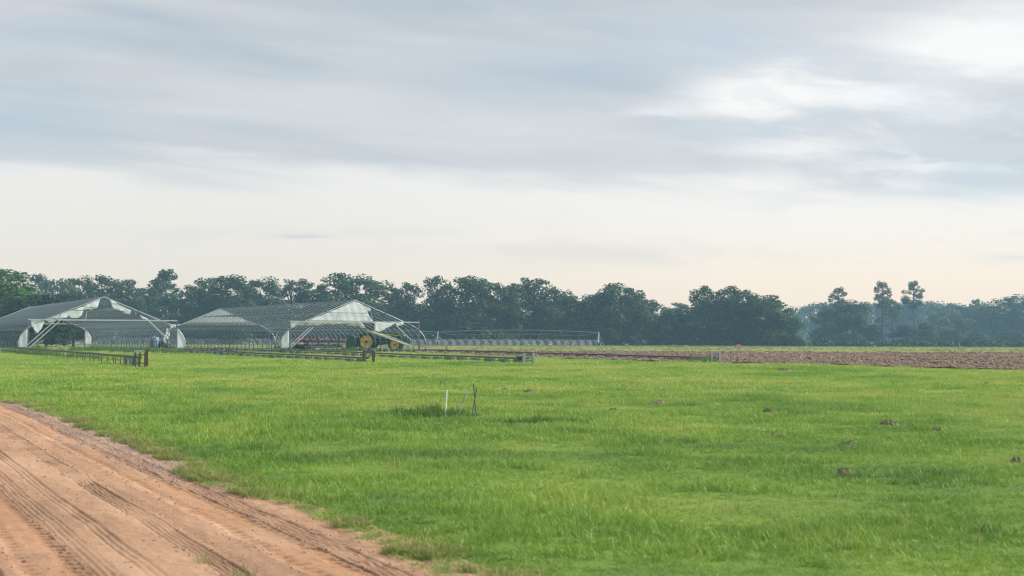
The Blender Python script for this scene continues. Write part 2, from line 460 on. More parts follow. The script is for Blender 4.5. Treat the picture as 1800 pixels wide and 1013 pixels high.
c = t.mix(t.m('MULTIPLY', t.sm(t.noise(t.vm('ADD', pos, (4, 4, 4)), 3.2, 6, .7), .56, .7), .4), c, (.17, .105, .08))
t.put(b.inputs['Base Color'], c); b.inputs['Roughness'].default_value = .95; b.inputs['Specular IOR Level'].default_value = .15
bp = t.new('ShaderNodeBump'); bp.inputs['Strength'].default_value = .9; bp.inputs['Distance'].default_value = .02
t.put(bp.inputs['Height'], t.noise(pos, 45.0, 7, .75)); t.put(b.inputs['Normal'], bp.outputs[0])

# ploughed earth
mp, t, b = mat('ploughed_earth')
pos = t.new('ShaderNodeNewGeometry').outputs['Position']
n = t.noise(t.vm('MULTIPLY', pos, (1, .6, 1)), 1.1, 8, .78)
c = t.ramp(n, [(.36, (.07, .048, .038)), (.46, (.16, .105, .075)), (.56, (.26, .17, .115)), (.66, (.40, .28, .18))])
c = t.mix(t.m('MULTIPLY', t.sm(t.noise(pos, .05, 3, .5), .4, .65), .35), c, (.12, .085, .07))
t.put(b.inputs['Base Color'], c); b.inputs['Roughness'].default_value = 1.0; b.inputs['Specular IOR Level'].default_value = .1
bp = t.new('ShaderNodeBump'); bp.inputs['Strength'].default_value = 1.0; bp.inputs['Distance'].default_value = .25
t.put(bp.inputs['Height'], t.noise(pos, 1.6, 7, .75)); t.put(b.inputs['Normal'], bp.outputs[0])
M['clod'] = simple('earth_clod', (.165, .11, .078), .95, 0, .3, 3, .5, 12, col2=(.075, .052, .04))
M['straw'] = simple('straw', (.36, .27, .17), .9, 0, .2, 3)
M['mound'] = simple('loose_brown_soil', (.19, .16, .085), .95, 0, .3, 14, .8, 60, col2=(.10, .085, .045))
M['gravel'] = simple('grey_stone', (.22, .215, .215), .8, 0, .2, 9, .3, col2=(.13, .13, .135))
M['clay'] = simple('red_clay', (.30, .15, .10), .95, 0, .2, 4, .5)

def leaf_mat(name, a, bcol, sc=.5):
    m, t, b = mat(name)
    co = t.new('ShaderNodeTexCoord').outputs['Object']
    inf = t.new('ShaderNodeObjectInfo').outputs['Random']
    k = t.m('ADD', t.m('MULTIPLY', t.noise(co, sc, 4, .6), .8), t.m('MULTIPLY', inf, .2))
    c = t.mix(t.sm(k, .3, .7), a, bcol)
    t.put(b.inputs['Base Color'], c); b.inputs['Roughness'].default_value = .6; b.inputs['Specular IOR Level'].default_value = .25
    tr = t.new('ShaderNodeBsdfTranslucent'); t.put(tr.inputs[0], c)
    mx = t.new('ShaderNodeMixShader'); mx.inputs[0].default_value = .3
    t.l.new(b.outputs[0], mx.inputs[1]); t.l.new(tr.outputs[0], mx.inputs[2])
    t.l.new(mx.outputs[0], t.n['Material Output'].inputs[0]); return m
M['leaf'] = leaf_mat('broadleaf_foliage', (.018, .044, .013), (.045, .095, .022))
M['leaf_bright'] = leaf_mat('fresh_green_foliage', (.028, .08, .014), (.06, .14, .022))
M['leaf_dark'] = leaf_mat('dark_foliage', (.012, .03, .010), (.025, .055, .015))
M['needle'] = leaf_mat('pine_needles', (.035, .075, .025), (.06, .11, .035), 1.0)

# ------------------------------------------------------------------ ground
def graded(lo, hi, fine_lo, fine_hi, step, growth=1.06):
    a = list(np.arange(fine_lo, fine_hi, step))
    s = step; x = fine_hi
    up = []
    while x < hi: up.append(x); s *= growth; x += s
    up.append(hi)
    s = step; x = fine_lo; dn = []
    while x > lo:
        s *= growth; x -= s; dn.append(max(x, lo))
    return np.array(dn[::-1] + a + up)
gx = graded(-1500, 1500, -17, 9, .22, 1.045)
gy = graded(-330, 1600, 7, 36, .22, 1.035)
X, Y = np.meshgrid(gx, gy)
Z = terr(X, Y)
du = np.minimum(u_edge(Y) - road_u(X, Y), road_u(X, Y) - ROAD_L)
Z = Z - .16 * sstep(du, -.75, -.2) * (Y < 60) * (Y > -8)
# keep the grass sheet below the ploughed sheet
PLm = in_plough(X, Y, -2.5)
Z = Z - .35 * PLm
me = np_mesh('ground', np.stack([X.ravel(), Y.ravel(), Z.ravel()], 1), grid_quads(len(gy), len(gx)))
g = tag(link_mesh('ground', me, mg), kind='structure')

# dirt road
def lug(du, v, w_, per):
    inside = sstep(w_ - np.abs(du) + .07 * vnoise(v / .3, du * 3, 6), -.02, .09)
    ph = (v / per + np.abs(du) * 2.2 + .5 * (du > 0)) * 2 * np.pi
    bars = .5 + .5 * np.tanh(2.2 * np.sin(ph + .6 * vnoise(v * 2, du * 6, 5)))
    edgek = sstep(np.abs(du), w_ * .25, w_ * .7)
    return inside, bars, edgek
def road_rel(u, v):
    wob = .012 * vnoise(v / .7, v * 0, 2) + .03 * vnoise(v / 3.0, v * 0, 4) + .05 * vnoise(v / 8.0, v * 0, 14)
    uu = u + wob
    h = .009 * fbm(u / 1.4, v / 3.5, 21, 3) + .009 * fbm(u / .10, v / .16, 22, 4)
    wear = np.zeros_like(h); darken = np.zeros_like(h)
    def grooves(u0, half, n, dep, st=1.0):
        nonlocal h, darken
        d = uu - u0; ins = sstep(half - np.abs(d), -.01, .02)
        fade = np.clip(.85 + 1.1 * vnoise(v / 1.7, u0 * 3 + 0 * v, 33) + .8 * vnoise(v / .5, u * 6, 34), .2, 1.2) * st
        g_ = (.5 + .5 * np.cos(2 * np.pi * (d / (2 * half) * n)))
        h = h - ins * fade * (dep * g_ + dep * .5); darken = np.maximum(darken, ins * fade * g_ * .42)  # groove bottoms also coloured darker, following their depth
    grooves(2.80, .12, 5, .013)
    grooves(3.90, .14, 5, .011, .9)
    grooves(1.86, .12, 4, .011, .9)
    grooves(2.22, .09, 3, .012, .8)
    grooves(2.98, .05, 2, .008, .5)
    grooves(1.00, .16, 5, .012, .8)
    for (u0, w_, dep) in ((3.55, .25, .036), (1.52, .25, .032), (.1, .25, .022)):
        d = uu - u0; ins, bars, ek = lug(d, v, w_, .17)
        h = h - ins * (dep * .22 + dep * bars * ek * (.6 + 1.2 * np.abs(vnoise(v / .4, d * 5, 44))))
        h = h + .010 * np.exp(-((np.abs(d) - w_ - .04) / .045) ** 2) * (.1 + 1.8 * np.abs(vnoise(v / .22, d * 9, 41)))
        wear = np.maximum(wear, ins * (.75 - .25 * bars) * np.clip(.7 + 1.6 * vnoise(v / 1.3, u0 + 0 * v, 45), 0, 1)); darken = np.maximum(darken, ins * bars * ek * .42)  # lug prints coloured darker where they press deepest
    # rough gritty shoulders
    ue = u_edge(v)
    sh = sstep(u, ue - .75, ue - .2)
    h = h + sh * (.02 * fbm(u / .15, v / .2, 51, 3)) 
    grit = sh * sstep(v, 15, 20) * .9
    grit = np.maximum(grit, .75 * sstep(fbm(u / .5, v / .9, 61, 3), .1, .3) * sstep(u, 3.2, 3.9) * sstep(v, 14, 18))
    grit = np.maximum(grit, .8 * sstep(fbm(u / .45, v / .8, 63, 3), .0, .2) * sstep(u, 1.5, 1.0) * (v < 14))
    darken = np.maximum(darken, .35 * sstep(fbm(u / .7, v / 1.3, 71, 3), .25, .5))  # random moist patches
    return h, wear, darken, grit
ua = np.concatenate([np.arange(ROAD_L - .9, .3, .08), np.arange(.3, 5.7, .0125)])
va = [-6.0]
while va[-1] < 60: va.append(va[-1] + (.25 if va[-1] < 8 else .0021 * va[-1]))
va = np.array(va)
UU, VV = np.meshgrid(ua, va)
h, wear, darken, grit = road_rel(UU, VV)
XX = UU - SL * VV
lim = sstep(UU, u_edge(VV) + .3, u_edge(VV) + .8)
lim2 = sstep(-UU, -ROAD_L + .3, -ROAD_L + .8)
ZZ = terr(XX, VV) - .02 + h - .10 * lim - .1 * lim2
me = np_mesh('dirt_road', np.stack([XX.ravel(), VV.ravel(), ZZ.ravel()], 1), grid_quads(len(va), len(ua)))
for nm, ar in (('wear', wear), ('darken', darken), ('grit', grit)):
    a = me.attributes.new(nm, 'FLOAT', 'POINT'); a.data.foreach_set('value', np.ascontiguousarray(ar.ravel(), dtype=np.float32))
tag(link_mesh('dirt_road', me, mr), kind='structure')
def road_z(x, y):
    u = road_u(x, y); hh = road_rel(np.atleast_1d(u).astype(float), np.atleast_1d(y).astype(float))[0]
    return terr(x, y) - .02 + hh

# ploughed field
tt = np.linspace(-.072, 1.2, 520); ss = np.linspace(0, 1, 230) ** 1.5
T, SS = np.meshgrid(tt, ss)
Yn = plough_near(T); Yf = np.full_like(T, far_d)
YY = Yn + (Yf - Yn) * SS + .5 * vnoise(T * 90, SS * 2, 8) * (SS < .02)
XX = T * YY
ex = np.minimum(SS / .02, np.minimum((1 - SS) / .04, (T + .072) / .004)).clip(0, 1)
ZZ = terr(XX, YY) + .03 * ex + ex * (.13 * (fbm(XX / .8, YY / .8, 81, 4)) + .05 * np.sin(YY / .9 * 2 * np.pi * .7 + XX * .35)) - .06 * (1 - ex)
me = np_mesh('ploughed_field', np.stack([XX.ravel(), YY.ravel(), ZZ.ravel()], 1), grid_quads(*T.shape))
tag(link_mesh('ploughed_field', me, mp), kind='structure')

# ------------------------------------------------------------------ scatter by geometry nodes
def proto_collection(name, meshes):
    col = bpy.data.collections.new(name)
    for i, me in enumerate(meshes):
        col.objects.link(bpy.data.objects.new(f'{name}_{i:02d}', me))
    return col
def scatter(name, pts, rz, scl, idx, col, label, tilt=None):
    n = len(pts)
    me = bpy.data.meshes.new(name); me.vertices.add(n); me.vertices.foreach_set('co', np.asarray(pts, dtype=np.float32).ravel())
    rot = np.zeros((n, 3), dtype=np.float32); rot[:, 2] = rz
    if tilt is not None: rot[:, 0] = tilt
    for nm, ty, dat, key in (('rot', 'FLOAT_VECTOR', rot, 'vector'), ('scl', 'FLOAT_VECTOR', np.asarray(scl, dtype=np.float32), 'vector'), ('pick', 'INT', np.asarray(idx, dtype=np.int32), 'value')):
        a = me.attributes.new(nm, ty, 'POINT'); a.data.foreach_set(key, dat.ravel())
    me.update()
    o = bpy.data.objects.new(name, me); S.collection.objects.link(o)
    ng = bpy.data.node_groups.new(name, 'GeometryNodeTree')
    ng.interface.new_socket('Geometry', in_out='INPUT', socket_type='NodeSocketGeometry')
    ng.interface.new_socket('Geometry', in_out='OUTPUT', socket_type='NodeSocketGeometry')
    gi = ng.nodes.new('NodeGroupInput'); go = ng.nodes.new('NodeGroupOutput')
    ci = ng.nodes.new('GeometryNodeCollectionInfo'); ci.inputs['Collection'].default_value = col
    ci.inputs['Separate Children'].default_value = True; ci.inputs['Reset Children'].default_value = True
    iop = ng.nodes.new('GeometryNodeInstanceOnPoints'); iop.inputs['Pick Instance'].default_value = True
    def attr(nm, ty):
        a = ng.nodes.new('GeometryNodeInputNamedAttribute'); a.data_type = ty; a.inputs['Name'].default_value = nm
        return [s for s in a.outputs if s.enabled and s.name == 'Attribute'][0]
    e2r = ng.nodes.new('FunctionNodeEulerToRotation')
    L = ng.links.new
    L(attr('rot', 'FLOAT_VECTOR'), e2r.inputs[0]); L(e2r.outputs[0], iop.inputs['Rotation'])
    L(attr('scl', 'FLOAT_VECTOR'), iop.inputs['Scale']); L(attr('pick', 'INT'), iop.inputs['Instance Index'])
    L(gi.outputs[0], iop.inputs['Points']); L(ci.outputs[0], iop.inputs['Instance']); L(iop.outputs[0], go.inputs[0])
    md = o.modifiers.new('scatter', 'NODES'); md.node_group = ng
    tag(o, label[0], label[1], kind='stuff')
    return o

def tuft_mesh(name, nb, h, rad, wd, lean, seed, material, flat=0.0):
    r = random.Random(seed); V_ = []; Fq = []
    for i in range(nb):
        a = r.uniform(0, 6.283); rr = rad * math.sqrt(r.random())
        bx, by = rr * math.cos(a), rr * math.sin(a)
        la = r.uniform(0, 6.283); L = h * r.uniform(.5, 1.15); ln = lean * r.uniform(.25, 1.25) + flat
        fa = r.uniform(0, 3.1416); wx, wy = math.cos(fa) * wd / 2, math.sin(fa) * wd / 2
        b = len(V_)
        for k, (s, ww) in enumerate(((0, 1.0), (.4, .9), (.75, .6), (1.0, .08))):
            o = L * ln * s * s; z = L * s * (1 - .35 * ln * s)
            cx, cy = bx + math.cos(la) * o, by + math.sin(la) * o
            V_.append((cx - wx * ww, cy - wy * ww, z)); V_.append((cx + wx * ww, cy + wy * ww, z))
        for k in range(3): Fq.append((b + 2 * k, b + 2 * k + 1, b + 2 * k + 3, b + 2 * k + 2))
    me = bpy.data.meshes.new(name); me.from_pydata(V_, [], Fq); me.materials.append(material); me.update()
    return me
g_near = [tuft_mesh('near_tuft', 17, .095, .08, .0052, .95, 10 + i, M['blade']) for i in range(6)]
g_mid = [tuft_mesh('mid_tuft', 22, .12, .14, .009, .7, 30 + i, M['blade']) for i in range(5)]
g_far = [tuft_mesh('far_tuft', 26, .14, .32, .02, .6, 50 + i, M['blade']) for i in range(4)]
green_col = proto_collection('green_grass_tufts', g_near + g_mid + g_far)      # 0-5 near, 6-10 mid, 11-14 far
def wedge(dens, y0, y1, margin=2.6, k=.42):
    area = k * (y1 ** 2 - y0 ** 2) + 2 * margin * (y1 - y0)
    n = int(area * dens); 
    y = np.sqrt(rng.random(n * 2) * (y1 ** 2 - y0 ** 2) + y0 ** 2)[:n]
    x = (rng.random(n) * 2 - 1) * (k * y + margin)
    return x, y
P, RZ, SC, ID = [], [], [], []
def add_layer(x, y, lo, hi, smin, smax, hfun=None):
    z = terr(x, y) - .012
    P.append(np.stack([x, y, z], 1)); n = len(x)
    RZ.append(rng.random(n) * 6.283); s = smin + (smax - smin) * rng.random(n)
    # clumpy height
    cl = .8 + 1.1 * np.clip(fbm(x / .9, y / .9, 101, 3), -.35, .6) + .45 * np.clip(fbm(x / 4, y / 4, 111, 2), -.4, .5)
    hz = s * np.clip(cl, .4, 1.7)
    if hfun is not None: hz = hz * hfun(x, y)
    SC.append(np.stack([s, s, hz], 1)); ID.append(rng.integers(lo, hi, n))
MOUNDS = [  # px, py, width px, height px, label
    (1378, 652, 23, 5.5, 'dark soil mound far out in the grass just short of the ploughed field'),
    (1350, 726, 19, 8, 'rounded brown soil mound at the left end of a group of three'),
    (1391, 729, 20, 5.5, 'flat soil mound in the middle of a group of three'),
    (1429, 736, 14, 4, 'faint grassy soil mound at the right end of a group of three'),
    (1562, 747, 34, 8, 'long soil mound with dry grass, the larger of two touching ones'),
    (1600, 753, 24, 6, 'lower soil mound touching the right end of the longest mound'),
    (1647, 757, 20, 6.5, 'small dark soil mound standing alone right of the long double mound'),
    (1482, 836, 34, 13, 'nearest reddish brown soil mound, freshly dug among tall blades'),
    (1366, 766, 26, 5, 'thin dark soil mound half sunk in grass below the group of three'),
    (1390, 765, 16, 4, 'short flat soil mound at the right of a thin half sunk one'),
    (1492, 781, 30, 5, 'dark flattened soil mound with grass growing through, left of the double mound'),
    (1078, 724, 17, 6.5, 'reddish brown soil mound alone in the middle of the field'),
    (1156, 710, 32, 5.5, 'wide flat dark soil mound right of the middle of the field'),
    (780, 677, 15, 6, 'brown soil mound behind the white plastic stake'),
    (888, 687, 14, 4, 'small soil mound at the left start of a row behind the leaning poles'),
    (932, 690, 24, 5, 'widest soil mound in the row behind the leaning poles'),
    (977, 695, 15, 5, 'soil mound at the right end of the row behind the leaning poles'),
    (1785, 812, 30, 7, 'soil mound at the right edge of the photo'),
    (1395, 805, 13, 5, 'little soil mound between blades above the nearest mound'),
    (1733, 676, 11, 3, 'far small soil mound near the right edge below the ploughed field'),
    (1527, 693, 15, 3, 'thin far soil mound below the ploughed field, right of centre'),
    (1245, 819, 14, 4, 'small earthy mound in the grass left of the nearest mound'),
]
MPOS = [(G(m[0], m[1]), m[2] / F * G(m[0], m[1]).y / 2) for m in MOUNDS]
def keep(x, y, soft=True):
    ue = u_edge(y) + .22 * fbm(x / .7, y / .7, 121, 3) + .12 * fbm(x / .18, y / .18, 122, 2)
    k = (road_u(x, y) > ue) | (road_u(x, y) < ROAD_L - .1)
    k &= ~in_plough(x, y, -.3)
    for (c, r) in MPOS:
        q = ((x - c.x) / (r * 1.02)) ** 2 + ((y - c.y) / (r * 1.1)) ** 2
        k &= ~((q < 1) & (rng.random(len(x)) < np.clip(1.25 - q * .9, 0, .95)))
    return k
def edge_h(x, y):
    d = road_u(x, y) - u_edge(y)
    f = .45 + .55 * sstep(d, 0, 1.1)
    return np.where(y < 50, f, 1.0)
def hol(x, y):
    b = np.zeros_like(x)
    for (cx, cy, rx, ry, dep) in HOLLOWS: b = np.maximum(b, np.exp(-((x - cx) / (rx * 1.0)) ** 2 - ((y - cy) / (ry * 1.2)) ** 2))
    return b
for (dens, y0, y1, lo, hi, a_, b_) in ((150, 8.2, 14, 0, 6, .75, 1.25), (95, 14, 22, 0, 6, .8, 1.4), (50, 22, 40, 6, 11, .8, 1.3), (17, 40, 75, 11, 15, .7, 1.1), (7, 75, 135, 11, 15, .9, 1.4)):
    x, y = wedge(dens, y0, y1)
    k = keep(x, y); x, y = x[k], y[k]
    add_layer(x, y, lo, hi, a_, b_, edge_h)
scatter('grass', np.concatenate(P), np.concatenate(RZ), np.concatenate(SC), np.concatenate(ID), green_col, ('fresh green grass covering the field', 'grass'))

# lush tall grass in the two hollows by the stakes
lush_col = proto_collection('lush_grass_tufts', [tuft_mesh('lush_tuft', 20, .19, .12, .010, .5, 70 + i, M['blade_dark']) for i in range(4)])
pl = []
for (cx, cy, rx, ry, dep), n in zip(HOLLOWS, (850, 300)):
    q = rng.normal(size=(n, 2)) * .5; q = q * (1 + .25 * rng.normal(size=(n, 1)))
    pl.append(np.stack([cx + q[:, 0] * rx * .8, cy + q[:, 1] * ry * .9], 1))
pl = np.concatenate(pl); pz = terr(pl[:, 0], pl[:, 1]) - .01
s = (.75 + .65 * rng.random(len(pl))) * np.where(np.arange(len(pl)) < 850, np.clip(1.3 - .55 * np.abs(pl[:, 0] + 1.7), .45, 1.3), np.clip(1.0 - .4 * np.abs(pl[:, 0] - .6), .4, 1.0))
scatter('lush_grass', np.column_stack([pl, pz]), rng.random(len(pl)) * 6.28, np.stack([s, s, s], 1), rng.integers(0, 4, len(pl)), lush_col, ('taller dark green grass in the two hollows by the stakes', 'grass'))

# dry grass along the road edge
dry_col = proto_collection('dry_grass_tufts', [tuft_mesh('dry_tuft', 18, .095, .06, .0055, 1.0, 90 + i, M['blade_dry']) for i in range(5)])
n = 9000
y = 8.3 + 27 * rng.random(n) ** 1.5
patch = fbm(y / 1.1, y * 0 + 3, 131, 2)
d = np.abs(rng.normal(size=n)) * .32 - .08
u = u_edge(y) + d; x = u - SL * y
kk = fbm(x / .55, y / .55, 133, 2) + .15 * (y < 13) > .1
x, y = x[kk], y[kk]; s = .6 + .7 * rng.random(len(x))
scatter('dry_grass', np.stack([x, y, terr(x, y) - .03], 1), rng.random(len(x)) * 6.28, np.stack([s, s, s * .9], 1), rng.integers(0, 5, len(x)), dry_col, ('yellowed dry grass along the edge of the dirt road', 'grass'))

# tall weeds round the tunnels
weed_col = proto_collection('tall_weed_tufts', [tuft_mesh('weed_tuft', 26, .6, .25, .03, .45, 140 + i, M['weed']) for i in range(4)])
wp = []
for (xa, ya, xb, yb, n, sp_) in ((130, 617, 262, 621, 260, 2.2), (55, 619, 80, 620, 90, .8), (318, 618, 345, 619, 40, .8), (262, 621, 312, 623, 60, .8), (480, 618, 520, 621, 30, 1), (560, 617, 640, 619, 40, 1.2), (20, 622, 240, 638, 120, .35), (1225, 638, 1250, 639, 22, .5)):
    a, b_ = G(xa, ya), G(xb, yb)
    for i in range(n):
        k = rng.random(); p = a.lerp(b_, k); wp.append((p.x + rng.normal() * .35, p.y + rng.normal() * sp_))
wp = np.array(wp); s = .35 + .75 * rng.random(len(wp)) ** 1.5
scatter('tall_weeds', np.column_stack([wp, terr(wp[:, 0], wp[:, 1])]), rng.random(len(wp)) * 6.28, np.stack([s, s, s], 1), rng.integers(0, 4, len(wp)), weed_col, ('tall green weeds growing along the hoop tunnels and rails', 'weeds'))

n = 9000
yy_ = np.where(rng.random(n) < .55, 318 + 22 * rng.random(n), far_d + 4 + (318 - far_d) * rng.random(n)); xx_ = (rng.random(n) * 2 - 1) * .42 * yy_
s = .28 + .35 * rng.random(n) * (yy_ > 322) + .12 * rng.random(n)
k = (fbm(xx_ / 9, yy_ / 9, 171, 3) > -.05) | (yy_ > 325); xx_, yy_, s = xx_[k], yy_[k], s[k]
rank_col = proto_collection('rank_grass_tufts', [tuft_mesh('rank_tuft', 34, .5, .7, .06, .5, 160 + i, blade_mat('rank_grass_%d' % i, ((.12, .17, .04), (.22, .22, .08)))) for i in range(3)])
scatter('rank_grass', np.column_stack([xx_, yy_, terr(xx_, yy_)]), rng.random(len(xx_)) * 6.28, np.stack([s, s, s * .9], 1), rng.integers(0, 3, len(xx_)), rank_col, ('rank yellowish grass between the ploughed field and the tree row', 'grass'))
# seed stalks standing above the sward
seed_col = proto_collection('seed_stalks', [tuft_mesh('seed_stalk', 4, .21, .06, .004, .35, 180 + i, blade_mat('seed_stalk_%d' % i, ((.34, .30, .14), (.24, .26, .09)))) for i in range(3)] + [tuft_mesh('thatch', 9, .13, .07, .005, 1.5, 190 + i, M['blade_dry']) for i in range(2)])
x, y = wedge(9, 8.6, 20); x2, y2 = wedge(3.2, 20, 48); x = np.concatenate([x, x2]); y = np.concatenate([y, y2])
k = keep(x, y) & (fbm(x / 2.3, y / 2.3, 181, 3) > .08); x, y = x[k], y[k]; s = .7 + .6 * rng.random(len(x))
scatter('seed_stalks', np.column_stack([x, y, terr(x, y)]), rng.random(len(x)) * 6.28, np.stack([s, s, s], 1), rng.integers(0, 5, len(x)), seed_col, ('straw coloured seed stalks and dead blades among the green grass', 'grass'))
# lumps of stone
def lump_mesh(name, seed, sx, sy, sz, material, sub=1):
    import bmesh
    bm = bmesh.new(); bmesh.ops.create_icosphere(bm, subdivisions=sub, radius=1)
    r = random.Random(seed)
    for v in bm.verts:
        k = r.uniform(.7, 1.2); v.co = Vector((v.co.x * sx * k, v.co.y * sy * k, v.co.z * sz * k))
    me = bpy.data.meshes.new(name); bm.to_mesh(me); bm.free(); me.materials.append(material); return me
grav_col = proto_collection('stones', [lump_mesh('stone', 200 + i, .012, .015, .008, M['gravel']) for i in range(4)])
n = 26000
y = 9 + 26 * rng.random(n) ** 1.3; u = 5 * rng.random(n)
gk = road_rel(u, y)[3]; k = rng.random(n) < gk * .95 + .012
y, u = y[k], u[k]; x = u - SL * y; s = .5 + 1.1 * rng.random(len(x)) ** 2.5
scatter('gravel', np.stack([x, y, road_z(x, y) + .002], 1), rng.random(len(x)) * 6.28, np.stack([s, s, s], 1), rng.integers(0, 4, len(x)), grav_col, ('small grey stones scattered over the dirt road', 'gravel'))

crumb_col = proto_collection('crumbs', [lump_mesh('crumb', 210 + i, .010, .012, .007, simple('sandy_crumb_%d' % i, (.34, .20, .125), .95, 0, .2, 9)) for i in range(3)])
n = 16000
y = 9 + 20 * rng.random(n) ** 1.5; u = .2 + 4.6 * rng.random(n)
du_ = np.min(np.abs(u[:, None] - np.array([3.30, 3.80, 1.27, 1.77, 4.06, 2.66, 2.95])[None]), 1)
k = (rng.random(n) < np.exp(-(du_ / .05) ** 2) * .9 + .06) & (u < u_edge(y) - .02); y, u = y[k], u[k]; x = u - SL * y; s = .35 + 1.5 * rng.random(len(x)) ** 3.5
scatter('sand_crumbs', np.stack([x, y, road_z(x, y) + .001], 1), rng.random(len(x)) * 6.28, np.stack([s, s, s], 1), rng.integers(0, 3, len(x)), crumb_col, ('loose crumbs of sandy clay along the tyre tracks', 'clods'))

# clods and straw on the ploughed field
clod_col = proto_collection('clods', [lump_mesh('clod', 220 + i, .12, .15, .09, M['clod']) for i in range(4)] + [tuft_mesh('straw_wisp', 7, .30, .15, .035, 1.4, 230 + i, M['straw']) for i in range(3)])
n = 60000
t_ = -.07 + .55 * rng.random(n); y = plough_near(t_) + (far_d - plough_near(t_)) * rng.random(n) ** 1.7
x = t_ * y; k = in_plough(x, y, -.3); x, y = x[k], y[k]
s = .4 + 1.0 * rng.random(len(x)) ** 2; pk = np.where(rng.random(len(x)) < .66, rng.integers(0, 4, len(x)), rng.integers(4, 7, len(x))); szz = np.where(pk > 3, s * .38, s)
scatter('clods_and_straw', np.stack([x, y, terr(x, y) + .05 + .13 * fbm(x / .8, y / .8, 81, 4)], 1), rng.random(len(x)) * 6.28, np.stack([s, s, szz], 1), pk, clod_col, ('brown clods and bits of straw on the ploughed field', 'clods'))

# ------------------------------------------------------------------ hoop tunnels
AX = Vector((-.43, .903, 0)).normalized(); PX_ = Vector((.903, .43, 0)).normalized()
RZG = math.atan2(PX_.y, PX_.x)          # local x across, local y along the tunnel
HW = 6.8; TL = 50.0; NR = 34
PROF = [(-6.9, .28), (-6.92, 1.05), (-6.75, 1.5), (-6.4, 1.95), (-5.9, 2.35), (-5.3, 2.65), (-4.65, 2.9), (0, 4.82)]
PROF = PROF + [(-x, z) for x, z in PROF[:-1]][::-1]
def prof_z(x):
    return float(np.interp(abs(x), [0, 4.65, 5.3, 5.9, 6.4, 6.75, 6.92], [4.82, 2.9, 2.65, 2.35, 1.95, 1.5, 1.05]))
rib_mb = MB(); rib_mb.tube([(x, 0, z) for x, z in PROF], .036, 6)
rib_mb.tube([(-2.35, 0, 3.83), (2.35, 0, 3.83)], .02, 4)
rib_me = rib_mb.mesh('rib', True); rib_me.materials.append(M['steel'])
end_mb = MB().tube([(x, 0, z) for x, z in PROF], .042, 8); end_me = end_mb.mesh('end_rib', True); end_me.materials.append(M['steel_light'])
foot_mb = MB().box((0, 0, .14), (.16, .22, .28)).lathe([(.0, -.05), (.11, -.05), (.11, .05), (0, .05)], (0, 0, .11), 'X', 12)
foot_me = foot_mb.mesh('foot'); foot_me.materials.append(M['rust'])

def poly_sheet(name, pts, y, material, parent, sag=.05, res=.16, seed=0):
    """film cut to an outline in the x,z plane, triangulated on a fine grid so it can billow"""
    import bmesh
    bm = bmesh.new()
    # densify and roughen the outline
    P2 = []
    r = random.Random(seed)
    for i in range(len(pts)):
        a = Vector(pts[i]); b_ = Vector(pts[(i + 1) % len(pts)]); n = max(1, int((b_ - a).length / .25))
        for k in range(n): P2.append(a.lerp(b_, k / n) + Vector((r.uniform(-1, 1), r.uniform(-1, 1))) * (.03 if 0 < k else 0))
    vs = [bm.verts.new((p.x, 0, p.y)) for p in P2]
    f = bm.faces.new(vs)
    xs = [p.x for p in P2]; zs = [p.y for p in P2]
    for (lo, hi, no) in ((min(xs), max(xs), (1, 0, 0)), (min(zs), max(zs), (0, 0, 1))):
        c = lo + res
        while c < hi:
            bmesh.ops.bisect_plane(bm, geom=bm.verts[:] + bm.edges[:] + bm.faces[:], plane_co=(c, 0, 0) if no[0] else (0, 0, c), plane_no=no)
            c += res
    for v in bm.verts:
        nx, nz = v.co.x, v.co.z
        v.co.y = y + sag * float(fbm(nx * .9 + seed, nz * .9, 5, 3)) + .015 * math.sin(nx * 9 + nz * 3)
    me = bpy.data.meshes.new(name); bm.to_mesh(me); bm.free()
    me.polygons.foreach_set('use_smooth', [True] * len(me.polygons))
    o = link_mesh(name, me, material, parent)
    so = o.modifiers.new('thickness', 'SOLIDIFY'); so.thickness = .006
    return o

